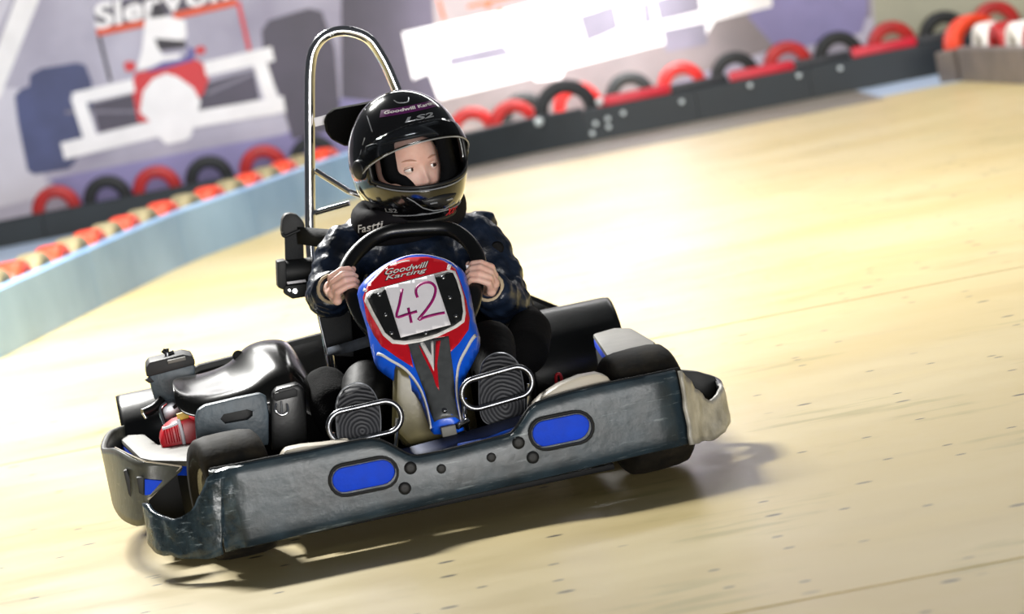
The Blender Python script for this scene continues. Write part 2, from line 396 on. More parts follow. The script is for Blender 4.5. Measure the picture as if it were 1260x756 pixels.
YW = 20.398   # face of the printed wall
def wallprint(name, polys, material, parent, lift=0., w=None):
    for i, pl in enumerate(polys):
        mb = MB(); v, f = cdt([(p[0], p[1]) for p in pl], 400.)
        mb.add([onY(q.x, q.y, YW - lift * .001 - i * .0002) for q in v], f); o = mb.build(name, material, parent, smooth=False)
    return o
def quad(x0, y0, x1, y1, w):
    """a straight bar in picture measure, w thick"""
    d = Vector((x1 - x0, y1 - y0)); n = Vector((-d.y, d.x)).normalized() * w / 2
    return [(x0 + n.x, y0 + n.y), (x1 + n.x, y1 + n.y), (x1 - n.x, y1 - n.y), (x0 - n.x, y0 - n.y)]
pm = lambda n, c, **k: mat('print_' + n, c, .45, var=k.pop('var', .06), vscale=k.pop('vscale', 5.), **k)
P_navy = pm('navy', '#434a72', var=.25, vscale=3); P_dark = pm('dark', '#4d4858', var=.15, vscale=3); P_white = pm('white', '#f4f2f4')
P_red = pm('red', '#cf3138'); P_purple = pm('purple', '#5a569a'); P_black = pm('black', '#2b2731'); P_pale = pm('pale', '#cfccd8', var=.1, vscale=2); P_orange = pm('orange', '#d8522f'); P_grey = pm('grey', '#7c7888', var=.15, vscale=3)
P_dust = pm('dust', '#837a7c', var=.15, vscale=2.5); P_green = pm('greygreen', '#a9a994', var=.1, vscale=2); P_shadow = pm('lilac', '#8781b0', var=.2, vscale=2)

g = root('wall_mural', (onY(210, 140, YW)), 'wall print of a red and white open wheel race car seen head on', 'mural')
ORG[g.name] = tuple(g.location)
wallprint('painted_streak', [[(30, -30), (60, -30), (0, 120), (-30, 130)]], P_white, g, 1)
wallprint('painted_ground', [[(-30, -30), (28, -30), (-30, 100)], [(-60, 100), (30, 110), (60, 240), (-60, 270)]], P_pale, g, .5)
wallprint('painted_shadow', [[(60, 220), (240, 185), (350, 165), (420, 120), (500, 130), (480, 200), (250, 230), (100, 260)]], P_shadow, g, .5)
wallprint('front_wheel', [[(18, 118), (25, 110), (36, 106), (37, 92), (50, 84), (95, 77), (105, 80), (113, 100), (112, 150), (92, 200), (84, 208), (42, 215), (34, 210), (22, 150)],], P_navy, g, 2)
wallprint('front_wheel', [[(322, 38), (330, 25), (380, 10), (396, 14), (412, 60), (418, 130), (410, 160), (360, 172), (345, 120), (325, 80)]], P_dark, g, 1)
wallprint('rear_wing', [[(115, 10), (128, 5), (290, -32), (294, -5), (120, 40)]], P_dark, g, 2)
wallprint('wing_edge', [quad(119, 40, 180, 28, 9), quad(213, 20, 291, 2, 9)], P_orange, g, 3)
tv, tf = text_mesh('SlerVon', .1, .03)
q = [(118, 37), (284, -2), (278, -32), (112, 6)]
MB().add([onY(*bil(q, u, v), YW - .004) for u, v in tv], tf).build('wing_lettering', P_white, g, smooth=False)
wallprint('wing_strut', [quad(122, 44, 136, 100, 4)], P_black, g, 3)
wallprint('wing_strut', [quad(293, 2, 307, 62, 5)], P_red, g, 3)
wallprint('wing_opening', [[(112, 128), (165, 115), (180, 150), (122, 163)], [(245, 105), (312, 85), (320, 122), (245, 138)]], P_dark, g, 2)
wallprint('suspension_arm', [quad(80, 138, 170, 137, 4), quad(255, 115, 316, 88, 4)], P_grey, g, 3)
wallprint('engine_cover', [[(178, 25), (183, 15), (190, 12), (200, 18), (228, 25), (230, 45), (222, 52), (195, 55), (200, 68), (222, 66), (222, 75), (180, 84), (168, 86), (175, 60)]], P_white, g, 4)
wallprint('air_intake', [[(185, 22), (188, 8), (193, 2), (199, 8), (204, 20)]], P_black, g, 5)
wallprint('cockpit_edge', [[(180, 86), (200, 76), (225, 72), (232, 65), (230, 56), (240, 62), (238, 74), (210, 82), (183, 88)]], P_purple, g, 5)
wallprint('visor', [[(190, 47), (228, 50), (229, 58), (196, 62)]], P_black, g, 5)
wallprint('mirror', [[(152, 78), (158, 75), (167, 77), (166, 87), (155, 88)], [(240, 60), (246, 56), (253, 58), (252, 66), (242, 67)]], P_red, g, 4)
wallprint('body', [[(166, 90), (185, 86), (215, 78), (240, 72), (252, 80), (257, 98), (250, 116), (245, 120), (240, 150), (170, 150), (162, 110)]], P_red, g, 4)
wallprint('nose_cone', [[(172, 138), (176, 112), (188, 97), (204, 90), (218, 94), (238, 108), (247, 125), (240, 150), (235, 168), (228, 173), (205, 178), (196, 170), (190, 155)]], P_white, g, 6)
wallprint('front_wing', [quad(90, 122, 165, 105, 16), quad(252, 85, 336, 66, 18), quad(77, 186, 198, 157, 21), quad(222, 150, 350, 128, 20), quad(95, 118, 114, 178, 17), quad(318, 72, 340, 140, 17)], P_white, g, 5)

g2 = root('wall_mural', (onY(700, 40, YW)), 'flood-lit wall print of a white race car with long front wing', 'mural'); ORG[g2.name] = tuple(g2.location)
wallprint('painted_ground', [[(420, -40), (530, -40), (540, 140), (420, 150)]], P_dark, g2, .4)
wallprint('painted_ground', [[(500, -60), (1068, -60), (1072, 20), (560, 190), (540, 130)]], P_dust, g2, .3)
wallprint('front_wheel', [[(448, 15), (495, 5), (520, 20), (525, 90), (510, 140), (470, 130), (455, 80)]], P_dark, g2, 1)
wallprint('front_wing', [[(495, 40), (610, 15), (760, -25), (950, -60), (950, 8), (880, 25), (870, 42), (800, 58), (695, 85), (690, 97), (660, 100), (655, 95), (540, 123), (528, 90), (508, 98)]], P_white, g2, 1.5)
wallprint('wing_opening', [[(552, 70), (620, 55), (630, 68), (553, 83)], [(712, 20), (756, 5), (762, 35), (722, 52)], [(805, 0), (858, -15), (862, 13), (812, 26)], [(789, 5), (800, 0), (804, 28), (792, 30)]], P_grey, g2, 2.5)
wallprint('wing_edge', [quad(540, 0, 547, 24, 4), quad(575, 8, 690, -18, 4)], P_orange, g2, 2.5)
wallprint('mirror', [[(596, 3), (603, 1), (605, 8), (598, 10)], [(612, 10), (618, 9), (619, 15), (613, 16)], [(604, 46), (610, 44), (611, 52), (605, 53)]], P_orange, g2, 2.5)
wallprint('wheel_shadow', [[(815, 37), (868, 27), (871, 54), (820, 64)]], P_grey, g2, 2)
wallprint('painted_ground', [[(1070, -60), (1400, -130), (1400, 60), (1080, 90)]], P_green, g2, .5)
wallprint('painted_ground', [[(985, -60), (1066, -60), (1068, 14), (1060, 40), (960, 65), (920, 20)]], P_shadow, g2, .6)

# ------------------------------------------------------------------ background tyres
def tyre_mesh(name, r=.155, w=.12, rim=.55, m=None):
    """a tyre about the local Y axis standing with its base at z = 0"""
    ri = r * rim; hw = w / 2; prof = []
    pts = [(ri, -hw * .8), (ri + (r - ri) * .35, -hw), (r * .93, -hw * .92), (r * .985, -hw * .72), (r, -hw * .3), (r, hw * .3), (r * .985, hw * .72), (r * .93, hw * .92), (ri + (r - ri) * .35, hw), (ri, hw * .8), (ri * 1.04, hw * .5), (ri * 1.04, -hw * .5)]
    mb = MB().lathe(pts, (0, 0, r), (0, 1, 0), 36, closed=True)
    o = mk(name, mb.v, mb.f, m, None, angle=60); me = o.data; bpy.data.objects.remove(o); return me
TM = {k: tyre_mesh('tyre', .153, .12, .52, M[m]) for k, m in (('r', 'tyrered'), ('k', 'tyreblack'), ('o', 'tyreorange'))}
SL = {k: tyre_mesh('tyre', .153, .125, .5, M[m]) for k, m in (('o', 'tyreorange'), ('l', 'tyreolive'), ('w', 'tyrewhite'), ('r', 'tyrered'))}
def put_tyre(me, loc, label, group, rotz=0.):
    o = bpy.data.objects.new('tyre', me); COL.objects.link(o); o.location = loc; o.rotation_euler = (0, 0, rotz); tag(o, label, 'tyre', group); return o
NM = {'r': 'red', 'k': 'black', 'o': 'orange'}
for px, py, k, lab in ((65, 232, 'r', 'red tyre below the navy wheel of the head-on race car print'), (127, 216, 'k', 'black tyre below the wing end beside the navy wheel of the race car print'),
                       (188, 204, 'r', 'red tyre below the white nose cone of the race car print'), (252, 190, 'k', 'black tyre between the red tyres under the nose and under the dark wheel print'),
                       (318, 174, 'r', 'red tyre below the dark wheel of the head-on race car print'), (380, 163, 'k', 'black tyre seen behind the chrome roll hoop post')):
    p = onY(px, py, 20.2)
    put_tyre(TM[k], (p.x, 20.2, .0), lab, NM[k] + ' tyres under the head-on car print')
for px, py, k, lab in ((640, 112, 'k', 'black tyre behind the close pair of red tyres'), (705, 98, 'r', 'red tyre half hidden by the large black tyre at the barrier bend'),
                       (769, 84, 'k', 'black tyre behind the red padding tube nearest the barrier bend'), (833, 71, 'r', 'red tyre behind the black padding tube nearest the barrier bend'),
                       (898, 56, 'k', 'black tyre behind the start of the middle red padding tube'), (963, 43, 'r', 'red tyre behind the end of the middle red padding tube'),
                       (1025, 29, 'k', 'black tyre behind the second black padding tube from the barrier bend'), (1091, 18, 'r', 'red tyre behind the red padding tube nearest the brown barrier'),
                       (1155, 3, 'k', 'black tyre between the last red padding tube and the orange tyre'), (1218, -10, 'r', 'red tyre against the wall behind the orange tyre at the brown barrier')):
    p = onY(px, py, 20.2)
    put_tyre(TM[k], (p.x, 20.2, .012), lab, NM[k] + ' tyres behind the padded barrier')
for px, py, yy in ((575, 126, 19.85), (627, 124, 19.7)):
    p = onY(px, py, yy); put_tyre(TM['r'], (p.x, yy, 0), 'red tyre of a close pair beside the bent end of the dark barrier', 'pair of red tyres at the barrier bend')

# ------------------------------------------------------------------ barriers
def wallrun(pts, h, t, name, material, parent, z0=0., bev=.012):
    """an upright board following ground points (front face), t deep"""
    n = len(pts); rings = []
    for i, p in enumerate(pts):
        d = (Vector(pts[min(i + 1, n - 1)]) - Vector(pts[max(i - 1, 0)])); d.z = 0; d.normalize(); nn = Vector((-d.y, d.x, 0))
        if nn.y < 0: nn = -nn
        hh = h[i] if isinstance(h, (list, tuple)) else h
        a = Vector((p[0], p[1], z0)); b = a + nn * t
        rings.append([a, a + Vector((0, 0, hh - bev)), a + nn * bev + Vector((0, 0, hh)), b - nn * bev + Vector((0, 0, hh)), b + Vector((0, 0, hh - bev)), b])
    return MB().loft(rings).build(name, material, parent, angle=30)
lb = root('track_barrier', (-3.2, 19.95, 0), 'low dark barrier board in front of tyres below the head-on race car print', 'barrier'); ORG[lb.name] = tuple(lb.location)
for i in range(4):
    xa = -5.2 + i * 1.25
    wallrun([(xa, 19.93, 0), (xa + 1.245, 19.93, 0)], .165, .05, 'barrier_board', M['barrier'], lb)
# padded barrier
rb = root('track_barrier', (1.3, 19.05, 0), 'dark barrier topped with red and black padding tubes', 'barrier'); ORG[rb.name] = tuple(rb.location)
bx = [(-.45, 18.55), (-.1, 18.84), (.3, 19.0), (.62, 19.04), (1.28, 19.06), (1.98, 19.06), (2.75, 19.06), (3.6, 19.06)]
wallrun([(a, b, 0) for a, b in bx[:4]], [.2, .2, .205, .205], .12, 'barrier_board', M['barrier'], rb)
for a, b in ((.622, 1.28), (1.283, 1.95), (1.953, 2.75), (2.753, 3.7)):
    wallrun([(a, 19.05, 0), (b, 19.05, 0)], .19, .12, 'barrier_board', M['barrier'], rb)
for (a, b, k) in (((740, 121), (822, 106), 'padred'), ((824, 105), (894, 91), 'padblack'), ((896, 88), (975, 73), 'padred'), ((977, 73), (1044, 60), 'padblack'), ((1046, 56), (1125, 42), 'padred'), ((1127, 44), (1200, 28), 'padblack')):
    pa = onY(*a, 19.1); pb = onY(*b, 19.1); z = .205; r_ = .042 if k == 'padred' else .032
    A = Vector((pa.x, 19.1, z)); B = Vector((pb.x, 19.1, z)); d = (B - A).normalized()
    MB().tube([A, A + d * .01, B - d * .01, B], [r_ * .85, r_, r_, r_ * .85], 14).build('padding_tube', M[k], rb)
for px, py in ((704, 146), (704, 158), (704, 169), (733, 152), (729, 164), (748, 146), (749, 156), (767, 139), (839, 125), (923, 105), (983, 93), (1034, 84)):
    d = ray(px, py); p = CAM + d * (19.04 / d.y); MB().lathe([(.0, -.006), (.012, -.006), (.014, 0), (.014, .012)], p, (0, 1, 0), 10).build('bolt', M['boltw'], rb)
p = onY(663, 150, 18.95); MB().ellipsoid(p, (.026, .02, .026)).build('reflector', M['boltw'], rb)
p = onY(738, 125, 19.0); MB().ellipsoid(p, (.024, .02, .022)).build('reflector', M['boltw'], rb)
# black arch tyre lying on the barrier bend
arch = onY(694, 120, 19.28)
put_tyre(tyre_mesh('tyre', .19, .1, .58, M['tyreblack']), (arch.x, 19.30, .0), 'large black tyre behind the barrier beside the first red padding tube', None)

# pale blue barrier with a row of tyres rolled against its back
bb = root('track_barrier', (-1.5, 15.3, 0), 'pale blue curved barrier with striped orange and olive tyres along its back', 'barrier'); ORG[bb.name] = tuple(bb.location)
ctrl = [(-2.75, 7.0, 0), (-2.46, 8.6, 0), (-2.2, 10.2, 0), (-2.06, 11.4, 0), (-1.936, 12.33, 0), (-1.72, 13.9, 0), (-1.47, 15.47, 0), (-1.178, 16.48, 0), (-.80, 17.9, 0), (-.47, 18.53, 0)]
path = catmull([Vector(p) for p in ctrl], 8)
seg = [path[i:i + 9] for i in range(0, len(path) - 1, 8)]
for sgm in seg:
    a = list(sgm); d = (a[-1] - a[-2]).normalized(); a[-1] = a[-1] - d * .006
    wallrun(a, .255, .05, 'barrier_panel', M['barrierb'], bb)
# tyres along it
dist = 0.; last = path[0]; k = 0; acc = 0.; step = .312
for i in range(1, len(path)):
    a, b = path[i - 1], path[i]; L_ = (b - a).length
    while acc < L_:
        p = a + (b - a) * (acc / L_); d = (b - a).normalized(); nn = Vector((-d.y, d.x, 0))
        nn = nn if nn.x < 0 or nn.y > 0 else -nn
        nn = Vector((-abs(d.y), abs(d.x), 0)); c = p + nn * .13
        kk = 'o' if k % 2 == 0 else 'l'
        if c.y > 7.2 and c.y < 18.35:
            put_tyre(SL[kk], (c.x, c.y, 0), ('orange' if kk == 'o' else 'olive grey') + ' tyre in the striped row behind the pale blue barrier', ('orange' if kk == 'o' else 'olive') + ' tyres of the striped row', math.atan2(d.y, d.x))
        k += 1; acc += step
    acc -= L_
# brown barrier end on the right
gb = root('track_barrier', (2.7, 17.3, 0), 'worn brown barrier end with orange and white tyres behind it', 'barrier'); ORG[gb.name] = tuple(gb.location)
wallrun([(2.66, 17.95, 0), (2.80, 16.5, 0), (2.95, 15.0, 0)], .19, .06, 'barrier_panel', M['barriergrey'], gb)
wallrun([(2.565, 18.12, 0), (2.645, 18.0, 0)], .175, .10, 'end_post', M['barriergrey'], gb)
p = onY(1192, 14, 18.3); put_tyre(tyre_mesh('tyre', .17, .14, .58, M['tyreorange']), (p.x + .0, 18.32, .0), 'orange tyre standing behind the end post of the brown barrier', None, R(20))
for i in range(9):
    t = i / 8.; x = 2.66 + (2.95 - 2.66) * t; y = 17.75 - 2.6 * t; k_ = 'wr'[i % 2]
    put_tyre(SL[k_], (x + .15, y, 0), ('white' if k_ == 'w' else 'red') + ' tyre in the row behind the worn brown barrier', ('white' if k_ == 'w' else 'red') + ' tyres behind the brown barrier', R(96))
for (x0, x1, m_) in ((-.25, 2.2, 'strip'), (2.2, 3.7, 'bluestrip')):  # bluish stretch on the right paints a reflection into the floor colour
    MB().box(((x0 + x1) / 2, 18.38 if m_ == 'strip' else 18.5, .0015), (x1 - x0, 1.3 if m_ == 'strip' else 1.05, .003)).build('floor_stripe', M[m_], fl, smooth=False)
ol = [(-4.5, 13.5), (-2.15, 13.5), (-1.85, 15.4), (-1.5, 16.6), (-1.1, 18.0), (-.8, 18.6), (-.8, 19.9), (-4.5, 19.9)]
MB().prism([(x, y, .0005) for x, y in ol], (0, 0, .003)).build('floor_stripe', M['bluestrip'], fl, smooth=False)

# ------------------------------------------------------------------ kart frame: x across, y rearwards from the front bumper, z up
K0 = ground(568, 558, .15); K0.z = 0
RZ = Matrix.Rotation(YAW, 3, 'Z'); RZi = RZ.transposed()
KO = RZi @ (CAM - K0)
def P(px, py, y):
    d = RZi @ ray(px, py); return KO + d * ((y - KO.y) / d.y)
def PZ(px, py, z):
    d = RZi @ ray(px, py); return KO + d * ((z - KO.z) / d.z)
def PP(px, py, o, n):
    d = RZi @ ray(px, py); return KO + d * ((o - KO).dot(n) / d.dot(n))
def pxprism(name, poly, y, depth, material, parent, bevel=.004, rnd=0, tilt=None, **kw):
    """an outline standing at y, depth thick towards the rear"""
    if rnd: poly = [(p.x, p.y) for p in catmull([Vector((a, b, 0)) for a, b in poly], rnd, True)]
    pts = [P(a, b, y) for a, b in poly]
    return MB().prism(pts, tilt or (0, depth, 0)).build(name, material, parent, bevel=bevel, **kw)
def pxtube(name, pts, r, material, parent, n=10, k=5, closed=False, **kw):
    """pts: (px, py, y)"""
    q = [P(*p) for p in pts]
    if k: q = catmull(q, k, closed)
    return MB().tube(q, r, n, closed).build(name, material, parent, angle=60, **kw)
def strip(name, st, material, parent, t=.008, bulge=.0, n=6, sub=0, mats=None, roll=.0):
    """an upright band through stations (y, top px, bottom px)"""
    tops = catmull([P(*a, y) for y, a, b in st], 4); bots = catmull([P(*b, y) for y, a, b in st], 4); v = []; f = []
    for i, (a, b) in enumerate(zip(tops, bots)):
        for k in range(n + 1):
            q = k / n; v.append(b + (a - b) * q)
    for i in range(len(tops) - 1):
        for k in range(n): f.append((i * (n + 1) + k, i * (n + 1) + k + 1, (i + 1) * (n + 1) + k + 1, (i + 1) * (n + 1) + k))
    return mk(name, v, f, material, parent, solid=t, soff=0, angle=60)

kart = root('go_kart', K0, 'low black go-kart with blue and red steering fairing and chrome roll hoop', 'go-kart', rotz=YAW)

# --- floor pan and frame
MB().box((-.02, .72, .045), (.66, 1.25, .012)).build('floor_pan', M['dark'], kart, bevel=.003)
for s in (-1, 1):
    MB().tube(catmull([(s * .3 - .02, .12, .06), (s * .33 - .02, .35, .065), (s * .3 - .02, .7, .065), (s * .32 - .02, 1.3, .075)], 5), .014, 10).build('frame_tube', M['black'], kart)
MB().tube([(-.45, .23, .128), (.42, .23, .128)], .012, 10).build('front_axle', M['steel'], kart)
MB().tube([(-.52, 1.22, .13), (.46, 1.22, .13)], .015, 10).build('rear_axle', M['steel'], kart)
MB().tube([(-.30, .14, .1), (.26, .14, .1)], .012, 10).build('frame_tube', M['black'], kart)

pxprism('wheel_well', [(182, 576), (250, 572), (252, 655), (184, 640)], .43, .01, M['dark'], kart, bevel=.001)
MB().box((-.05, 1.09, .125), (.6, .01, .15)).build('bulkhead', M['dark'], kart, bevel=.001)
for xc_, w_ in ((-.47, .28), (.40, .2)): MB().box((xc_, .74, .04), (w_, .66, .012)).build('side_tray', M['dark'], kart, bevel=.003)
# --- wheels
def wheel(c, r, w, axis, rim=.5):
    hw = w / 2; ri = r * rim
    prof = [(ri, -hw * .82), (ri + (r - ri) * .3, -hw), (r * .9, -hw * .97), (r * .965, -hw * .85), (r * .993, -hw * .55), (r, 0), (r * .993, hw * .55), (r * .965, hw * .85), (r * .9, hw * .97), (ri + (r - ri) * .3, hw), (ri, hw * .82)]
    t = MB().lathe(prof, c, axis, 44).build('tyre', M['rubber'], kart, angle=70)
    pr = [(.012, -hw * .5), (ri * .5, -hw * .45), (ri * .8, -hw * .3), (ri * .9, -hw * .75), (ri * 1.03, -hw * .84), (ri * 1.03, hw * .84), (ri * .9, hw * .75), (ri * .8, hw * .3), (ri * .5, hw * .45), (.012, hw * .5)]
    MB().lathe(pr, c, axis, 28).build('rim', M['steel'], t, angle=40)
    MB().lathe([(.001, -hw * .72), (.016, -hw * .72), (.02, -hw * .45), (.02, hw * .45), (.016, hw * .72), (.001, hw * .72)], c, axis, 12).build('hub', M['chrome'], t)
    return t
wheel((-.455, .24, .13), .13, .135, (1, .2, -.02)); wheel((.412, .22, .13), .13, .135, (1, .15, .02))
wheel((-.55, 1.22, .13), .13, .17, (1, 0, 0)); wheel((.435, 1.22, .13), .13, .17, (1, 0, 0))

# --- front bumper
toppx = [(258, 579), (300, 571), (345, 562), (380, 556), (421, 547), (445, 542), (458, 541), (470, 543), (481, 548), (497, 557), (506, 561), (514, 562), (547, 556), (590, 545), (622, 537), (630, 534), (636, 527), (644, 515), (652, 503), (660, 497), (673, 492), (700, 484), (740, 474), (790, 464), (838, 454)]
botpx = [(250, 684), (275, 682), (300, 677), (420, 650), (560, 616), (700, 584), (800, 560), (852, 547)]
def front_y(x):
    a = abs(x + .018); return .006 + .03 * a + (0 if a < .42 else (a - .42) ** 2 * 5.5)
def pxfront(px, py):
    q = P(px, py, 0)
    for _ in range(3): q = P(px, py, front_y(q.x))
    return q
tz = [pxfront(*p) for p in toppx]; bz = [pxfront(*p) for p in botpx]
def interp(l, x):
    for a, b in zip(l[:-1], l[1:]):
        if x <= b.x: return a.z + (b.z - a.z) * max(0, (x - a.x) / (b.x - a.x))
    return l[-1].z
rings = []; NS = 120; x0, x1 = -.497, .462
for i in range(NS + 1):
    x = x0 + (x1 - x0) * i / NS; y = front_y(x); t = interp(tz, x); b = interp(bz, x); d = .045
    e = 0
    prof = [(d, b + .004), (.02, b), (.008, b + .003), (.002, b + .012), *[(-.0012 * math.sin(math.pi * q_ / 8.), b + .02 + (t - b - .04) * q_ / 8.) for q_ in range(9)], (.002, t - .012), (.006, t - .004), (.014, t), (.022, t - .002), (.028, t - .012), (d, t - .03)]
    rings.append([Vector((x, y + q[0], q[1])) for q in prof])
fb = MB().loft(rings).build('front_bumper', M['bumper'], kart, angle=50)
def stadium(cx, cy, L, r, rot, n=10):
    o = []
    for s, a0 in ((1, -90), (-1, 90)):
        for i in range(n + 1):
            a = R(a0 + 180 * i / n); q = Vector((s * L / 2 + r * math.cos(a), r * math.sin(a))); c, s_ = math.cos(rot), math.sin(rot)
            o.append((cx + q.x * c - q.y * s_, cy + q.x * s_ + q.y * c))
    return o
insets = [((447.5, 586.5), 47, 15.5), ((691, 530), 40, 16)]
cutters = []
for (c, L, r) in insets:
    cutters.append(MB().prism([P(a, b, -.03) for a, b in stadium(*c, L, r + 3, R(-11.5))], (0, .055, 0)).build('cutter', M['plate']))
    cutters[-1].matrix_world = Matrix.Translation(K0) @ RZ.to_4x4()
cut(fb, cutters)
for (c, L, r) in insets:
    pts = [P(a, b, .018) for a, b in stadium(*c, L, r, R(-11.5))]
    MB().prism(pts, (0, .02, 0)).build('inset_panel', M['bluein'], fb, bevel=.003)
    ring = [P(a, b, .004 + .03 * abs(P(*c, 0).x)) for a, b in stadium(*c, L, r + 3.5, R(-11.5), 8)]
    MB().tube(ring, .0035, 8, True).build('inset_frame', M['plate'], fb)
for px, py, r in ((505, 576, 8), (498, 601, 8), (543, 577, 6), (604.5, 563, 6), (638, 545, 8), (655.5, 563, 8)):
    c = pxfront(px, py); r = r / 620.
    MB().lathe([(.0005, -.004), (r * .5, -.0045), (r * .85, -.003), (r, 0), (r, .01)], c + Vector((0, -.002, 0)), (0, 1, 0), 20).build('bolt', M['plate'], fb)
# crumpled left edge of the bumper
random.seed(3)
for o_ in (fb,):
    for v in o_.data.vertices:
        if v.co.x < -.43:
            k = min(1, (-.43 - v.co.x) / .04); nz_ = noise.noise_vector(Vector(v.co) * 60); v.co += Vector((nz_.x * .4, nz_.y, nz_.z * .4)) * .009 * k
    o_.data.materials.append(M['scuff'])
    for q_ in o_.data.polygons:
        if q_.center.x < -.455: q_.material_index = len(o_.data.materials) - 1
MB().tube([q + Vector((0, .014, .0005)) for q in tz], .0022, 6).build('bumper_rim', M['plate'], fb)

# --- centre nose panel behind the notch
pts = [(440, 562, .045), (497, 552, .10), (563, 534, .12), (641, 511, .10), (668, 505, .045), (641, 540, .042), (563, 566, .042), (500, 575, .042)]
top = [P(430, 560, .10), P(497, 552, .10), P(563, 534, .11), P(641, 511, .10), P(690, 500, .10)]; low = [P(430, 585, .05), P(497, 578, .05), P(563, 566, .05), P(641, 548, .05), P(690, 520, .05)]
v = top + low; mk('nose_panel', v, [(i, i + 1, i + 6, i + 5) for i in range(4)], M['bluefloor'], kart, solid=.01, angle=60)
top2 = [P(563, 546, .058), P(600, 538, .062), P(637, 524, .066)]; low2 = [P(563, 560, .052), P(600, 550, .052), P(634, 536, .052)]
mk('nose_flash', top2 + low2, [(0, 1, 4, 3), (1, 2, 5, 4)], M['blue'], kart, solid=.006, angle=60)
# beige lobes behind the bumper
for poly in ([(345, 562), (352, 553), (372, 549), (400, 546.5), (430, 542), (440, 556), (400, 575), (345, 578)], [(655, 500), (668, 487), (690, 473), (715, 463), (735, 459.5), (748, 463), (754, 472), (750, 490), (700, 505), (660, 512)]):
    pxprism('bumper_backing', poly, .062, .05, M['beige'], kart, bevel=.008)

# --- corner belts and side pods
strip('corner_belt', [(.03, (272, 580), (275, 683)), (.035, (260, 586), (258, 686)), (.05, (254, 597), (244, 688)), (.08, (236, 629), (226, 688)), (.12, (212, 639), (208, 684)), (.17, (194, 633), (192, 680)), (.22, (181, 622), (184, 668)), (.26, (179, 619), (183, 650))], M['scuff'], kart, .009, n=8)
strip('corner_belt', [(.015, (836, 455), (850, 548)), (.05, (845, 466), (858, 546)), (.10, (858, 481), (866, 543)), (.15, (874, 493), (881, 540)), (.21, (887, 476), (897, 521)), (.27, (885, 472), (893, 512))], M['silver'], kart, .008, n=8)
for o_ in kart.children:
    if o_.name.startswith('corner_belt'):
        for v in o_.data.vertices: v.co += noise.noise_vector(Vector(v.co) * 30) * .0045
sp = strip('side_pod', [(.33, (223, 575), (221, 579)), (.315, (205, 572.5), (203, 596)), (.31, (187, 570), (182, 617)), (.32, (176, 568), (178, 645)), (.38, (160, 561), (164, 645)), (.5, (142, 552), (149, 634)), (.7, (127, 551), (140, 612)), (.95, (134, 532), (142, 580)), (1.05, (150, 524), (156, 570))], M['pod'], kart, .012, n=10)
MB().tube([P(223, 574, .325), P(203, 594, .312), P(182, 615, .305)], .0025, 6).build('pod_edge', M['beige'], sp)
MB().tube(catmull([P(223, 574, .325), P(205, 571.5, .312), P(187, 569, .305), P(176, 567, .315), P(160, 560, .375), P(142, 551, .5)], 4), .002, 6).build('pod_edge', M['beige'], sp)
for pl, y, m_ in (([(152, 580), (156, 578), (161, 592), (166, 612), (164, 617), (158, 608)], .375, 'plate'), ([(168, 588), (177, 587), (177, 610), (171, 607)], .305, 'plate'), ([(178, 590), (200, 592), (185, 609), (178, 610)], .298, 'bluein')):
    pxprism('pod_inset', pl, y - .006, .02, M[m_], sp, bevel=.002)
strip('side_pod', [(.24, (886, 474), (896, 520)), (.34, (882, 467), (890, 508)), (.42, (866, 460.5), (872, 505)), (.46, (838, 456), (845, 500))], M['black'], kart, .012)
pxprism('pod_liner', [(838, 456), (860, 458), (880, 464), (885, 474), (876, 494), (860, 482), (845, 470)], .33, .03, M['plate'], kart, bevel=.003)

# --- side boxes with grey lids
def side_box(poly, z, h, hang):
    pts = [PZ(a, b, z) for a, b in poly]
    b = MB().prism([p + Vector((0, 0, -h - .03)) for p in pts], (0, 0, h)).build('side_box', M['plate'], kart, bevel=.008)
    MB().prism([p + Vector((0, 0, -.034)) for p in pts], (0, 0, .022)).build('box_rim', M['bluein'], b, bevel=.004)
    MB().prism([p + Vector((0, 0, -.016)) for p in pts], (0, 0, .016)).build('box_lid', M['lid'], b, bevel=.007)
    return b
side_box([(148, 540), (157, 535), (178, 534), (195, 547), (250, 545), (246, 567), (187, 566), (172, 563)], .2, .1, 1)
side_box([(729, 411), (757, 403), (777, 403), (806, 420), (800, 432), (746, 436)], .235, .12, 1)

# --- rear guards and bumper
def guard(xa, xb, y, zt, r):
    prof = []
    for i in range(15):
        a = R(-35 + 215 * i / 14); prof.append((y - r * math.cos(a) * 1.05, zt - r + r * math.sin(a)))
    v = []; f = []
    xs = [xa, xa + .012, xb - .012, xb]
    for j, x in enumerate(xs):
        for q in prof:
            k = .985 if j in (0, 3) else 1.
            v.append(Vector((x, y + (q[0] - y) * k, (zt - r) + (q[1] - zt + r) * k)))
    n = len(prof)
    for j in range(3):
        for i in range(n - 1): f.append((j * n + i, j * n + i + 1, (j + 1) * n + i + 1, (j + 1) * n + i))
    return mk('wheel_guard', v, f, M['black'], kart, solid=.008, angle=40)
pR = P(748, 366, 1.22); pL = P(142, 488, 1.22)
guard(P(630, 390, 1.22).x, pR.x, 1.22, pR.z + .003, .15); guard(pL.x, P(208, 475, 1.22).x, 1.22, pL.z + .003, .15)
rings = []
for px, py, y in ((150, 492, 1.44), (200, 478, 1.46), (245, 449, 1.47), (320, 430, 1.475), (400, 409, 1.475), (500, 387, 1.475), (600, 365, 1.47), (650, 362, 1.46), (690, 378, 1.44)):
    c = P(px, py, y); rings.append([c + Vector(q) for q in ((0, -.02, -.012), (0, -.008, 0), (0, .03, 0), (0, .045, -.015), (0, .045, -.14), (0, .03, -.155), (0, -.01, -.155), (0, -.022, -.14))])
MB().loft(rings).build('rear_bumper', M['black'], kart, angle=40)
pxprism('rear_bracket', [(637, 372), (641, 361), (651, 360), (658, 376), (656, 392), (636, 392)], 1.3, .04, M['black'], kart)

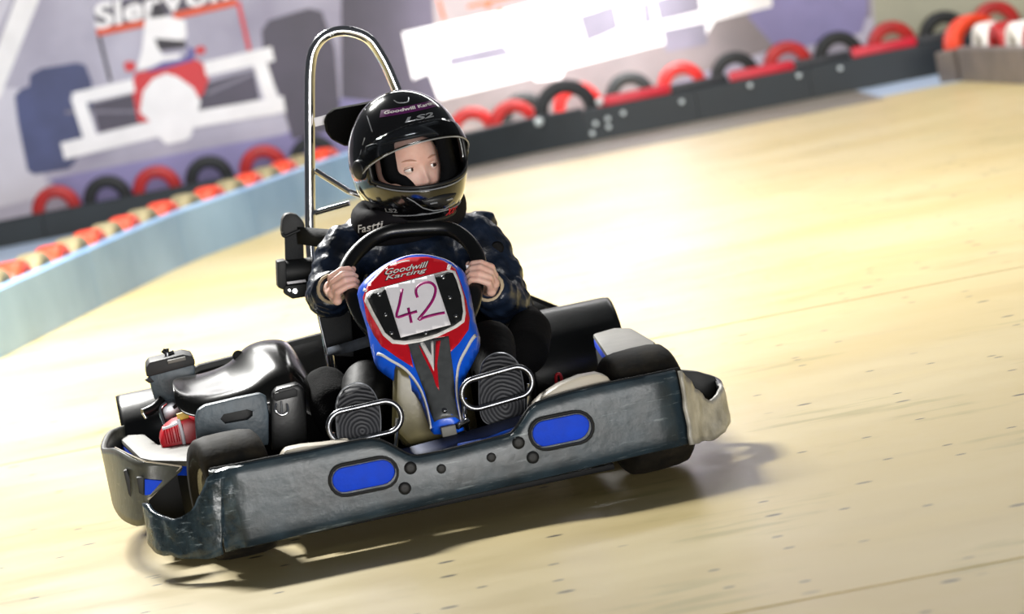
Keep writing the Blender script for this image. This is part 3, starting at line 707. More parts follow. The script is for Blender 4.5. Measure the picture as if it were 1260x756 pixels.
# --- engine group
secs = [
    (.585, [(216, 505), (240, 516), (262, 512), (290, 505), (315, 499), (335, 500), (350, 500), (365, 505), (380, 512), (396, 520)]),
    (.60, [(214, 482), (236, 496), (262, 489), (290, 482), (312, 477), (332, 467), (348, 460), (362, 460), (380, 474), (396, 494)]),
    (.66, [(212, 470), (230, 484), (256, 484), (285, 478), (308, 466), (325, 450), (343, 444), (360, 446), (378, 466), (395, 488)]),
    (.74, [(213, 465), (232, 471), (256, 470), (282, 464), (302, 447), (320, 432), (343, 428), (359, 432), (374, 454), (392, 482)]),
    (.83, [(222, 463), (240, 462), (262, 456), (283, 447), (298, 428), (318, 418), (343, 416), (357, 420), (370, 442), (388, 476)]),
    (.93, [(236, 462), (250, 459), (268, 453), (286, 444), (299, 426), (318, 418), (341, 416), (354, 420), (366, 442), (384, 474)]),
    (1.0, [(240, 472), (254, 470), (270, 465), (287, 458), (300, 446), (318, 440), (339, 440), (352, 444), (364, 458), (380, 482)])]
rings = [[P(a, b, y) for a, b in s] for y, s in secs]
MB().loft(rings, closed=False).build('engine_cover', M['gloss'], kart, subsurf=2, solid=.006)
c = P(293, 438, .835); MB().lathe([(.001, .002), (.0085, .002), (.0125, -.002), (.0125, .012)], c, (.2, .9, -.4), 20).build('cover_port', M['plate'], kart)
pn = pxprism('cover_panel', [(240, 516), (243, 505), (252, 499), (290, 490), (320, 484), (328, 488), (331, 510), (331, 548), (243, 560)], .555, .03, M['airbox'], kart, bevel=.006)
cu_ = MB().prism([P(a, b, .52) for a, b in [(272, 518), (276, 512), (305, 506), (312, 508), (312, 514), (306, 519), (278, 524)]], (0, .09, 0)).build('cutter', M['plate']); cu_.matrix_world = Matrix.Translation(K0) @ RZ.to_4x4()
cut(pn, [cu_]); pxprism('slot_shade', [(270, 522), (273, 508), (314, 500), (315, 516), (300, 526)], .592, .01, M['plate'], pn, bevel=.001)  # near-black sheet added so the slot shows as dark shade
pb = pxprism('cover_box', [(333, 500), (335, 484), (342, 478), (366, 472), (374, 478), (378, 510), (380, 552), (334, 556)], .55, .06, M['black'], kart, bevel=.008)
pxprism('box_recess', [(337, 492), (338, 484), (362, 478), (366, 480), (366, 488), (340, 494)], .545, .012, M['plate'], pb, bevel=.002)
pxtube('latch', [(340, 497, .54), (339, 505, .535), (346, 511, .535), (354, 507, .535), (353, 497, .54)], .0025, M['chrome'], pb, 8)
pxtube('latch', [(346, 494, .54), (347, 508, .535)], .002, M['chrome'], pb, 8, 0)
MB().box((-.36, .88, .14), (.2, .24, .16)).build('engine_block', M['dark'], kart, bevel=.02)
ab = pxprism('air_filter_box', [(183, 462), (236, 447), (241, 452), (240, 470), (232, 478), (228, 493), (204, 500), (190, 492), (186, 478)], .92, .1, M['airbox'], kart, bevel=.006)
ld = pxprism('box_lid', [(180, 463), (180, 452), (184, 446), (225, 436), (236, 438), (240, 444), (240, 449), (183, 464)], .90, .13, M['plate'], ab, bevel=.005)
pxprism('lid_rib', [(206, 444), (228, 439), (229, 443), (207, 448)], .888, .03, M['lid'], ab, bevel=.001)
pxtube('wing_nut', [(206, 442, .95), (206, 434, .95)], .006, M['steel'], ab, 8, 0)
for a, b in (((206, 436), (200, 431)), ((206, 436), (214, 433)), ((206, 436), (205, 429))): pxtube('wing_nut', [(*a, .95), (*b, .95)], [.004, .0055], M['plate'], ab, 8, 0)
pxprism('clip', [(178, 468), (184, 464), (190, 470), (184, 472)], .915, .02, M['plate'], ab, bevel=.001)
rs = pxprism('recoil_starter', [(196, 545), (200, 530), (212, 521), (232, 514), (246, 518), (262, 528), (268, 540), (262, 552), (236, 560), (202, 558)], .68, .1, M['engred'], kart, bevel=.012)
for i in range(4):
    x = 204 + i * 6.5; pxtube('grille_bar', [(x - 1, 520 - i * 1.8 + 8, .675), (x + 3, 546 - i * 1.2, .673)], .0035, M['engred'], rs, 8, 0)
pxtube('grille_rim', [(219, 516, .674), (224, 532, .67), (227, 548, .67)], .004, M['card'], rs, 8, 3)
pxtube('grille_rim', [(200, 528, .674), (212, 524, .67), (222, 519, .67)], .003, M['card'], rs, 8, 3)
pxprism('warning_sticker', [(217, 510), (231, 506), (233, 514), (219, 518)], .69, .012, M['yellow'], kart, bevel=.001)
cb = pxprism('carburettor', [(196, 515), (199, 500), (212, 494), (224, 498), (229, 508), (214, 520)], .86, .06, M['steel'], kart, bevel=.006)
pxtube('throttle_lever', [(205, 496, .84), (198, 504, .84), (203, 522, .82)], .005, M['chrome'], cb, 8, 4)
pxtube('intake_hose', [(200, 492, .87), (190, 502, .86), (176, 509, .85)], .011, M['black'], kart, 10, 4)
pxtube('throttle_lever', [(176, 508, .842), (180, 515, .84)], .004, M['chrome'], cb, 8, 0)
pxtube('fuel_line', [(214, 502, .83), (222, 496, .82), (232, 500, .8), (238, 512, .78)], .004, M['plate'], kart, 8, 4)

# --- tank and column behind the fairing
MB().loft([[P(a, b, y) for a, b in poly] for y, poly in ((.24, [(488, 452), (520, 470), (545, 500), (545, 545), (505, 548), (486, 530)]), (.27, [(484, 445), (520, 455), (560, 470), (565, 548), (500, 552), (482, 530)]), (.44, [(484, 440), (520, 440), (575, 440), (590, 530), (520, 540), (486, 520)]))]).build('fuel_tank', M['tank'], kart, bevel=.012)

# --- steering: wheel and fairing share one inclined plane
FB, FT = P(552, 520, .13), P(505, 303, .47)
fu = Vector((1, 0, 0)); fv = Vector((0, (FT - FB).y, (FT - FB).z)).normalized(); FN = fu.cross(fv).normalized()
if FN.y > 0: FN = -FN
fair_px = [(516, 302), (530, 303.5), (542, 306.5), (553, 310), (562, 315), (568, 320), (573, 327), (576, 340), (579, 353), (585, 386), (590, 404), (590, 412), (588, 421), (579, 439), (573, 450), (569, 460), (566, 475), (567, 498), (569, 511), (570, 518), (562, 521), (545, 523), (533, 523), (529, 519), (524, 505), (516, 484), (510, 474), (503, 467), (493, 461), (483, 457), (470, 448), (463, 442), (459, 434), (456, 422), (450, 392.5), (441.5, 366), (438, 350), (440, 342), (446, 334), (455, 326), (466, 318), (477, 311.5), (489, 306.5), (502, 303)]
def edged(px, py):
    m = 1e9; q = Vector((px, py)); n = len(fair_px)
    for i in range(n):
        a = Vector(fair_px[i]); b = Vector(fair_px[(i + 1) % n]); d = b - a; t = max(0, min(1, (q - a).dot(d) / d.length_squared)); m = min(m, (q - a - d * t).length)
    return m
def fair(px, py, lift=0.):
    e = min(1, edged(px, py) / 16.); back = .032 * (1 - e) ** 2
    g_ = PP(px, py, FB, FN)
    # channel above the narrow foot
    return g_ - FN * back + FN * lift + FN * .0
vv, ff = cdt(fair_px, 5.); 
sf = mk('steering_fairing', [fair(p.x, p.y) for p in vv], ff, M['blue'], kart, solid=.006, soff=-1, angle=180)
def decal(name, polys, material, lift, step=5.):
    for pl in polys:
        mb = MB(); v, f = cdt(pl, step); mb.add([fair(q.x, q.y, lift) for q in v], f); o = mb.build(name, material, sf, angle=180, solid=.0005)
    return o
def zz(l): return [(420 + a / 3.025, 290 + b / 3.025) for a, b in l]
def ribbon(pts, w, k=4):
    c = catmull([Vector((a, b, 0)) for a, b in pts], k) if k else [Vector((a, b, 0)) for a, b in pts]; L_ = []; R_ = []
    for i, p in enumerate(c):
        d = (c[min(i + 1, len(c) - 1)] - c[max(i - 1, 0)]).normalized(); n = Vector((-d.y, d.x, 0)) * w / 2
        L_.append((p.x + n.x, p.y + n.y)); R_.append((p.x - n.x, p.y - n.y))
    return L_ + R_[::-1]
decal('red_graphic', [zz([(78, 215), (100, 180), (150, 128), (200, 98), (250, 82), (320, 78), (380, 92), (425, 120), (440, 160), (465, 230), (478, 300), (474, 350), (440, 400), (405, 436), (396, 375), (250, 400), (268, 492), (205, 452), (150, 412), (120, 360), (92, 290)])], M['red'], .0012)
decal('grey_graphic', [zz([(246, 398), (400, 376), (408, 440), (418, 510), (424, 600), (440, 668), (345, 682), (328, 640), (310, 575), (278, 500)])], M['grey'], .0018)
decal('white_line', [zz(ribbon([(500, 355), (470, 410), (436, 480), (428, 560), (438, 630), (448, 680)], 8)), zz(ribbon([(130, 425), (180, 460), (245, 500), (290, 555), (315, 620), (330, 690)], 7))], M['white'], .0022)
decal('white_line', [zz(ribbon([(120, 165), (175, 110), (240, 72), (320, 62), (390, 78), (430, 110)], 4))], M['card'], .0016)
decal('red_chevron', [zz([(285, 402), (347, 500), (352, 395), (370, 392), (357, 480), (364, 578), (352, 560), (340, 520), (300, 440)])], M['red'], .0024)
decal('white_chevron', [zz([(292, 402), (345, 508), (343, 394), (333, 396), (336, 450), (308, 400)])], M['white'], .003)
for pl in ([(392, 128), (398, 108), (412, 108), (404, 130)], [(78, 196), (92, 208), (98, 202), (84, 190)]): decal('white_tick', [zz(pl)], M['white'], .0022)
plate_px = zz([(84, 232), (92, 214), (160, 193), (300, 155), (405, 130), (424, 134), (438, 165), (456, 225), (464, 290), (458, 325), (430, 346), (360, 380), (300, 398), (235, 409), (190, 405), (155, 375), (110, 290)])
decal('plate_border', [plate_px], M['white'], .003)
cx = sum(p[0] for p in plate_px) / len(plate_px); cy = sum(p[1] for p in plate_px) / len(plate_px)
decal('number_plate', [[(cx + (a - cx) * .94, cy + (b - cy) * .92) for a, b in plate_px]], M['plate'], .006)
decal('number_card', [zz([(163, 200), (345, 152), (408, 340), (222, 388)])], M['card'], .0075)
for pts in ([(228, 207), (217, 265), (207, 311), (240, 304), (283, 291)], [(250, 278), (257, 310), (262, 334)], [(285, 240), (279, 222), (282, 202), (305, 186), (332, 184), (350, 200), (350, 225), (338, 255), (315, 288), (288, 322), (310, 314), (350, 303), (386, 296)]):
    decal('number_stroke', [zz(ribbon(pts, 10, 3))], M['magenta'], .0085, 4.)
for px, py in ((143, 228), (166, 302), (188, 370), (380, 163), (405, 238), (427, 306), (315, 370), (385, 657)):
    a, b = zz([(px, py)])[0]; c = fair(a, b, .0065); MB().lathe([(.0003, .003), (.003, .0026), (.0048, .0012), (.0052, 0), (.0052, -.004)], c, FN, 14).build('rivet', M['steel'], sf)
for body, q in (('Goodwill', [(163, 150), (322, 120), (324, 98), (166, 128)]), ('Karting', [(166, 174), (318, 142), (319, 122), (165, 153)])):
    tv, tf = text_mesh(body, .25, .012); qq = zz(q)
    tv2, tf2 = text_mesh(body, .25, .05); cxm = sum(a for a, b in qq) / 4; cym = sum(b for a, b in qq) / 4
    MB().add([fair(*bil([(cxm + (a - cxm) * 1.05, cym + (b - cym) * 1.12) for a, b in qq], u, v), .0022) for u, v in tv2], tf2).build('logo_outline', M['plate'], sf, smooth=False)
    MB().add([fair(*bil(qq, u, v), .003) for u, v in tv], tf).build('logo_lettering', M['white'], sf, smooth=False)
decal('logo_swoosh', [zz(ribbon([(190, 112), (225, 100), (255, 95)], 4, 2))], M['white'], .0025)
MB().box(P(552, 530, .12), (.03, .02, .02)).build('fairing_bracket', M['lid'], kart, bevel=.002)
pxtube('column_joint', [(563, 525, .13), (575, 518, .15)], .007, M['chrome'], kart, 8, 0)
# wheel rim, 9 cm behind the fairing
WO = FT - FN * .085
def wp(px, py): return PP(px, py, WO, FN)
rim_px = [(428, 350), (424, 336), (433, 318), (448, 302), (463, 292), (480, 285.5), (500, 283), (522, 281.5), (545, 281), (558, 284), (572, 293), (583, 306), (589, 322), (587, 342), (580, 380), (560, 408), (520, 425), (480, 420), (448, 395)]
RIM = [wp(a, b) for a, b in rim_px]
sw = MB().tube(catmull(RIM, 6, True), .0165, 14, True).build('steering_wheel', M['black'], kart, angle=70)
wc = wp(508, 355); 
for a, b in ((430, 352), (586, 340), (520, 425)): MB().tube([wc, wp(a, b)], .008, 8).build('spoke', M['steel'], sw)
MB().tube([wc, wc - FN * -.06, P(548, 520, .16)], .014, 10).build('steering_column', M['steel'], kart)
pxprism('spoke_end', [(573, 326), (592, 328), (592, 334), (575, 334)], .50, .012, M['card'], sw, bevel=.002)

# --- pedals
for (cx, cy, L, r, rot, y) in ((449, 519.5, 52, 19.5, -13, .135), (611.5, 477.5, 52, 18.5, -16, .135)):
    pd = MB().tube([P(a, b, y) for a, b in stadium(cx, cy, L, r, R(rot), 14)], .0058, 14, True).build('pedal', M['pedal'], kart, angle=180)
    for s in (-1, 1):
        pxtube('pedal_stem', [(cx + s * 40, cy + 4 - s * 9, y + .012), (cx + s * 38, cy + 45, y + .03), (cx + s * 34 + 6, cy + 75, y + .1)], .005, M['chrome'], pd, 8, 4)

# --- seat
seat = []
for (y, z, hw, wing, tl) in ((.50, .115, .17, .05, .2), (.58, .085, .19, .13, .1), (.70, .075, .20, .17, .0), (.82, .085, .205, .18, -.3), (.90, .14, .2, .17, -.9), (.96, .24, .19, .12, -1.2), (1.0, .36, .17, .085, -1.3), (1.03, .47, .15, .06, -1.35)):
    ring = []; n = Vector((0, math.sin(tl), math.cos(tl)))
    for k in range(15):
        a = -1 + 2 * k / 14.; w_ = hw * math.sin(a * math.pi / 2 * .98) if abs(a) < .7 else hw * math.copysign(1, a) * (.89 + .11 * ((abs(a) - .7) / .3))
        lift = wing * max(0, (abs(a) - .35) / .65) ** 1.6
        ring.append(Vector((.03 + w_ + (.02 if a > 0 else 0) * (y < .9), y, z)) + n * lift)
    seat.append(ring)
MB().loft(seat, closed=False).build('seat', M['fuzz'], kart, subsurf=1, solid=.022, soff=0)
# padded side bolsters
for pts, rs in (([(652, 392, .78), (652, 408, .68), (645, 432, .60), (632, 452, .56)], [.03, .05, .055, .04]), ([(392, 470, .75), (402, 478, .66), (410, 500, .60), (415, 520, .56)], [.03, .05, .055, .045])):
    o_ = MB(); q = [P(*p) for p in pts]; o_.chain(q, rs, 16); remesh(o_.build('seat_bolster', M['fuzz'], kart), .008, 8)
pxprism('seat_side', [(388, 372), (400, 366), (432, 385), (436, 440), (404, 437)], .80, .05, M['web'], kart, bevel=.006)
pxtube('seat_edge_glint', [(388, 372, .795), (395, 402, .795), (403, 436, .795)], .003, M['steel'], kart, 8, 4)  # pale line stands in for the highlight down the dark seat edge
mk('lap_belt', [P(404, 428, .72), P(405, 438, .72), P(432, 420, .62), P(433, 433, .62), P(462, 410, .56), P(463, 424, .56)], [(0, 1, 3, 2), (2, 3, 5, 4)], M['webgrey'], kart, solid=.003)

# --- roll hoop, headrest and belts
HY = 1.06
hoop_px = [(404, 425), (398, 392), (388, 350), (384, 322), (382, 285), (381.5, 230), (381, 170), (381, 110), (382, 82), (386, 62), (396, 47), (410, 39.5), (426, 38), (443, 42), (456, 50), (466, 64), (476, 82), (488, 110), (504, 150), (524, 205), (545, 262), (566, 320), (580, 362)]
q = [P(a, b, HY) for a, b in hoop_px]; q = [q[0] + Vector((-.01, .04, -.24))] + q + [q[-1] + Vector((.01, .04, -.22))]
rh = MB().tube(catmull(q, 4), .0122, 14).build('roll_hoop', M['chrome'], kart, angle=70)
for a, b in (((388, 210), (430, 236)), ((388, 262), (430, 250)), ((430, 236), (512, 262))):
    pxtube('hoop_brace', [(*a, HY - .005), (*b, HY - .03)], .0068, M['chrome'], rh, 10, 0)
hr = pxprism('headrest', [(400, 150), (402, 140), (412, 133), (450, 126), (490, 118), (500, 130), (500, 170), (480, 178), (425, 180), (408, 172), (402, 162)], HY - .07, .05, M['fuzz'], kart, bevel=.016)
pxprism('headrest_bracket', [(386, 145), (404, 141), (404, 152), (388, 156)], HY - .03, .008, M['card'], hr, bevel=.001)
bg_ = pxprism('belt_guide', [(346, 284), (347, 270), (351, 263), (358, 262), (366, 264), (373, 272), (376, 280), (368, 284), (356, 290), (348, 291)], .985, .05, M['plate'], kart, bevel=.006)
pxtube('guide_loop', [(347, 286, .98), (350, 291, .98), (360, 287, .98), (374, 281, .98)], .0035, M['plate'], bg_, 8, 4)
pxprism('belt_webbing', [(350, 282), (373, 280), (374, 318), (351, 320)], .995, .006, M['web'], kart, bevel=.001)
v = [P(366, 279, .99), P(368, 300, .99), P(392, 281, .93), P(394, 304, .93), P(418, 283, .86), P(420, 306, .86), P(440, 290, .80), P(442, 312, .80)]
mk('shoulder_belt', v, [(0, 1, 3, 2), (2, 3, 5, 4), (4, 5, 7, 6)], M['web'], kart, solid=.004)
br = MB(); a, b = P(348, 336, 1.0), P(384, 332, 1.0); br.tube([a, b], .029, 20); br.build('belt_reel', M['plate'], kart, angle=40)
pxprism('reel_plate', [(341, 322), (352, 320), (353, 350), (349, 357), (342, 354)], .96, .07, M['plate'], kart, bevel=.004)
pxprism('reel_plate', [(350, 352), (386, 348), (388, 352), (386, 364), (360, 368), (350, 362)], .97, .05, M['plate'], kart, bevel=.003)
pxprism('reel_bar', [(353, 347), (376, 344), (377, 347), (354, 350)], .958, .01, M['card'], kart, bevel=.0005)
for px, py, r in ((363, 358, .0075), (356, 357, .004)): MB().lathe([(.0005, -.004), (r * .8, -.004), (r, 0), (r, .01)], P(px, py, .968), (0, 1, 0), 8).build('reel_bolt', M['chrome'], kart)
pxtube('red_hook', [(686, 480, .55), (684, 464, .55), (688, 460, .55), (691, 466, .55), (690, 478, .55)], .0035, M['red'], kart, 8, 3)

# ------------------------------------------------------------------ the child
HC = P(500.5, 192, .80)
PO = Vector((.05, .84, .10))
child = root('person', K0 + RZ @ PO, 'child in black full-face helmet and navy jacket steering the go-kart', 'person', rotz=YAW); ORG[child.name] = tuple(PO)
HY_ = R(17)
HR = Matrix.Rotation(HY_, 3, 'Z') @ Matrix.Rotation(R(2), 3, 'X')
def hl(x, y, z): return HC + HR @ Vector((x, y, z))
# wrists, elbows, shoulders
shL, elL, wrL = P(428, 306, .84), P(406, 362, .78), P(409, 355, .655)
shR, elR, wrR = P(588, 300, .84), P(622, 370, .76), P(600, 352, .64)
chest = P(508, 320, .86); belly = P(510, 400, .86); pel = Vector((.06, .84, .17)); neck = P(505, 262, .83)
kneeL, ankL = P(452, 474, .50), P(443, 525, .30); kneeR, ankR = P(603, 425, .52), P(617, 500, .30)
hipL, hipR = pel + Vector((-.065, 0, -.01)), pel + Vector((.065, 0, -.01))
b = MB()
b.chain([pel, belly, chest], [.075, .075, .08]); b.chain([chest, neck, HC + Vector((0, .01, -.04))], [.06, .042, .045])
b.chain([chest, shL, elL, wrL], [.06, .038, .028, .02]); b.chain([chest, shR, elR, wrR], [.06, .038, .028, .02])
b.chain([pel, hipL, kneeL, ankL], [.07, .058, .042, .028]); b.chain([pel, hipR, kneeR, ankR], [.07, .058, .042, .028])
# hands round the rim
def hand(px, py, side, wr):
    C = wp(px, py); i = min(range(len(RIM)), key=lambda k: (RIM[k] - C).length)
    T = (RIM[(i + 1) % len(RIM)] - RIM[i - 1]).normalized()
    if T.z > 0: T = -T                           # down the rim
    O = (C - wc); O -= FN * O.dot(FN); O -= T * O.dot(T); O.normalize(); N_ = FN
    kn = []
    for f in range(4):
        s = (f - 1.35) * .0152; L = (.95, 1.06, 1.0, .84)[f]; B = C + T * s
        k0 = B + O * .030 - N_ * .016; k1 = B + O * .0265 + N_ * .011; k2 = B + O * .004 + N_ * .0245 * L; k3 = B - O * .0135 * L + N_ * .0195; k4 = B - O * .0215 * L + N_ * .008
        r = (.0079, .0082, .0079, .007)[f]
        b.chain([k0, k1, k2, k3, k4], [r * 1.15, r * 1.06, r, r * .93, r * .82], 12); kn.append(k0)
    for k0 in kn: b.chain([k0, k0 * .35 + wr * .65 + O * .004], [.011, .0145], 12)
    b.chain([kn[0] * .5 + kn[3] * .5, wr], [.016, .02], 14)
    tb = C - T * .012 + O * .016 - N_ * .03
    b.chain([wr, tb, C - T * .034 + O * .002 - N_ * .023, C - T * .036 - O * .017 - N_ * .013, C - T * .03 - O * .024 + N_ * .004], [.016, .0135, .0095, .0088, .0075], 12)
    return C
hL_ = hand(426.5, 349, -1, wrL); hR_ = hand(588.5, 341, 1, wrR)
# head with a face
def headpt(al, be):
    """al: angle from the face centre, be: elevation"""
    x = .069 * math.cos(be) * math.sin(al); z = .094 * math.sin(be); y = -.088 * math.cos(be) * math.cos(al)
    if y < 0: y *= (1 + .0)
    def G(cx, cz, sx, sz, k): return k * math.exp(-((x - cx) / sx) ** 2 - ((z - cz) / sz) ** 2)
    if math.cos(al) > -.2:
        w = max(0, math.cos(al) + .2) / 1.2
        fwd = G(0, -.034, .0085, .010, .016) + G(0, -.018, .0065, .016, .007) + G(.0085, -.037, .005, .005, .005) + G(-.0085, -.037, .005, .005, .005)
        fwd += G(.027, .013, .018, .007, .0035) + G(-.027, .013, .018, .007, .0035) - G(.0265, -.002, .013, .010, .006) - G(-.0265, -.002, .013, .010, .006)
        fwd += G(.036, -.034, .02, .018, .007) + G(-.036, -.034, .02, .018, .007) + G(0, -.06, .02, .006, .006) + G(0, -.085, .02, .012, .006) + G(0, .045, .05, .03, .004)
        y -= fwd * w
    return Vector((x, y, z))
FC = HC + HR @ Vector((0, .004, -.022))
def fl_(v): return FC + HR @ v
n, m_ = 72, 60; hv = []; hf = []
for i in range(m_ + 1):
    be = -math.pi / 2 + math.pi * i / m_
    for k in range(n): hv.append(fl_(headpt(2 * math.pi * k / n, be)))
hf = [(i * n + k, i * n + (k + 1) % n, (i + 1) * n + (k + 1) % n, (i + 1) * n + k) for i in range(m_) for k in range(n)]
b.add(hv, hf)
body = b.build('body', M['skin'], child); remesh(body, .0026, 4, .4)
# eyes: ball, iris, lids, brow
for s in (-1, 1):
    e = Vector((s * .0265, 0, -.003)); base = headpt(math.asin(e.x / .069), math.asin(e.z / .094)); c = Vector((e.x, base.y + .0085, e.z)); r = .0128
    ey = MB().ellipsoid(fl_(c), (r, r, r), None, 24, 16).build('eye', M['eyewhite'], body)
    gz = Vector((.50, -1, -.02)).normalized(); ip = c + gz * r * .86
    MB().lathe([(.0003, .0024), (.0035, .0019), (.0058, .0008), (.0064, -.001)], fl_(ip), HR @ gz, 20).build('iris', M['iris'], body)
    def lid(b0, b1, rr):
        v = []; f = []; na, nb = 16, 5
        for i in range(na + 1):
            a = R(-80 + 160 * i / na); 
            for j in range(nb + 1):
                be = R(b0(math.degrees(a)) + (b1(math.degrees(a)) - b0(math.degrees(a))) * j / nb); v.append(fl_(c + Vector((rr * math.cos(be) * math.sin(a), -rr * math.cos(be) * math.cos(a), rr * math.sin(be)))))
        for i in range(na):
            for j in range(nb): f.append((i * 6 + j, i * 6 + j + 1, (i + 1) * 6 + j + 1, (i + 1) * 6 + j))
        return v, f
    v, f = lid(lambda a: 17 - 17 * (a / 80) ** 2, lambda a: 75, r * 1.1); mk('eyelid', v, f, M['skin'], body, angle=180, solid=.0006)
    v, f = lid(lambda a: -70, lambda a: -16 + 14 * (a / 80) ** 2, r * 1.08); mk('eyelid', v, f, M['skin'], body, angle=180, solid=.0006)
    MB().tube([fl_(c + Vector((r * 1.13 * math.cos(R(17 - 17 * (a / 80) ** 2)) * math.sin(R(a)), -r * 1.13 * math.cos(R(17 - 17 * (a / 80) ** 2)) * math.cos(R(a)), r * 1.13 * math.sin(R(17 - 17 * (a / 80) ** 2))))) for a in range(-75, 76, 15)], .0008, 6).build('eyelash_line', M['lip'], body)
    bp = []
    for t in range(7):
        x = s * (.014 + .028 * t / 6.); z = .0145 + .004 * math.sin(math.pi * t / 6. * .8); q = headpt(math.asin(max(-.99, min(.99, x / .069 / math.cos(math.asin(z / .094))))), math.asin(z / .094)); bp.append(fl_(q + Vector((0, -.0004, 0))))
    MB().tube(bp, [.001, .002, .0024, .0024, .0022, .0018, .0008], 6).build('eyebrow', M['brow'], body)
for s in (-1, 1):
    q = headpt(math.asin(s * .0065 / .069), math.asin(-.0425 / .094)); MB().ellipsoid(fl_(q + Vector((0, .0012, 0))), (.0032, .002, .0022), None, 10, 6).build('nostril', M['lip'], body)

# --- jacket
j = MB()
def puffy(pts, rs, k=5, amp=.07, w=.028):
    q = catmull(pts, 10); L = [0]
    for a, c in zip(q[:-1], q[1:]): L.append(L[-1] + (c - a).length)
    out = []
    for i, p in enumerate(q):
        t = i / (len(q) - 1) * (len(rs) - 1); a = min(int(t), len(rs) - 2); r = rs[a] + (rs[a + 1] - rs[a]) * (t - a); out.append(r * (1 + amp * math.sin(2 * math.pi * L[i] / w)))
    j.tube(q, out, 18)
j.chain([pel + Vector((0, .0, .04)), belly, chest + Vector((0, 0, -.02)), chest + Vector((0, 0, .05))], [.11, .115, .115, .085], 20)
puffy([chest + Vector((-.03, 0, .03)), shL, elL, wrL + (elL - wrL) * .12], [.075, .058, .052, .040])
puffy([chest + Vector((.03, 0, .03)), shR, elR, wrR + (elR - wrR) * .10], [.075, .058, .054, .042])
j.chain([shR + Vector((-.02, .03, .03)), shR + Vector((.012, .05, .045))], [.03, .026]); j.chain([shL + Vector((.05, .05, .04)), shR + Vector((-.03, .06, .05))], [.032, .032])
j.chain([P(588, 270, .87), P(600, 268, .88), P(606, 276, .89)], [.02, .018, .012])
jk = j.build('jacket', M['jacket'], child); remesh(jk, .0055, 5)
tx = bpy.data.textures.new('folds', 'CLOUDS'); tx.noise_scale = .035; dm = jk.modifiers.new('folds', 'DISPLACE'); dm.texture = tx; dm.strength = .012; dm.mid_level = .5; dm.texture_coords = 'LOCAL'; bpy.context.view_layer.update(); bake(jk)
for w_, e_ in ((wrL, elL), (wrR, elR)):
    d = (e_ - w_).normalized(); c = w_ + (e_ - w_) * .10
    MB().tube([c - d * .008, c + d * .006, c + d * .02], [.031, .035, .036], 18, cap=False).build('cuff', M['lining'], jk, solid=.004)
MB().lathe([(.0005, -.003), (.012, -.003), (.015, 0)], P(612, 305, .775), (.3, 1, 0), 16).build('arm_badge', M['trouser'], jk)
# --- trousers and shoes
t = MB(); t.chain([pel, hipL, kneeL, ankL + Vector((0, .02, .0))], [.09, .078, .056, .042]); t.chain([pel, hipR, kneeR, ankR + Vector((0, .02, 0))], [.09, .078, .056, .042])
remesh(t.build('trousers', M['trouser'], child), .007, 5)
for (pts, y0) in (([(414, 508), (416, 490), (424, 478), (437, 472), (450, 474), (460, 484), (466, 500), (468, 520), (466, 540), (455, 548), (430, 549), (417, 540)], .185), ([(590, 475), (592, 452), (600, 440), (613, 434.5), (626, 437), (637, 448), (643, 470), (645, 495), (642, 515), (625, 521), (603, 522), (592, 510)], .185)):
    pl = [(p.x, p.y) for p in catmull([Vector((a, c, 0)) for a, c in pts], 4, True)]
    zc = sum(c for a, c in pl) / len(pl); xc = sum(a for a, c in pl) / len(pl)
    # sole leans back at the toe
    def sp_(a, c, d=0.): return P(a, c, y0 + (zc - c) * .0012 + d)
    shoe = MB(); r0 = [sp_(a, c, .018) for a, c in pl]; 
    rings = [r0]
    for k_, dy in ((1.02, .03), (1.0, .05), (.9, .075), (.7, .10), (.4, .115)): rings.append([sp_(xc + (a - xc) * k_, zc + 8 * (1 - k_) * 4 + (c - zc) * k_, .0 + dy) for a, c in pl])
    so = shoe.loft(rings).build('shoe', M['shoe'], child, angle=60)
    cen = sp_(xc + 4, zc + 22); 
    o_ = MB().loft([[sp_(xc + (a - xc) * .97, zc + (c - zc) * .97, .0) for a, c in pl], [sp_(a, c, .004) for a, c in pl], [sp_(a, c, .02) for a, c in pl]]).build('sole', M['sole'], so, angle=50)
    # ring pattern is centred on the ball of the sole
    d_ = cen - PO; o_.data.transform(Matrix.Translation(-d_)); o_.location = d_
    MB().tube([sp_(a, c, .012) for a, c in pl], .0022, 6, True).build('sole_welt', M['hgrey'], so)

# --- padded neck collar
CC = P(503, 263, .83)
col = []
for k_ in range(28):
    a = 2 * math.pi * k_ / 28; col.append(CC + Vector((.104 * math.cos(a), .092 * math.sin(a), .004 * math.cos(a) + .016 * math.sin(a))))
cl = MB().tube(col, .028, 20, True, flat=1.5).build('neck_collar', M['collar'], child, angle=180)
tv, tf = text_mesh('Fastfi', .2, .01)
def colpt(deg, h, lift=.0015):
    a = R(deg); n_ = Vector((math.cos(a), math.sin(a), 0)); c = CC + Vector((.104 * math.cos(a), .092 * math.sin(a), .004 * math.cos(a) + .016 * math.sin(a))); return c + n_ * (.0018 + .028 * math.sqrt(max(0, 1 - (h / .042) ** 2))) + Vector((0, 0, h))
MB().add([colpt(203 + 36 * u, -.007 + .018 * v + .010 * u) for u, v in tv], tf).build('collar_lettering', M['white'], cl, smooth=False)
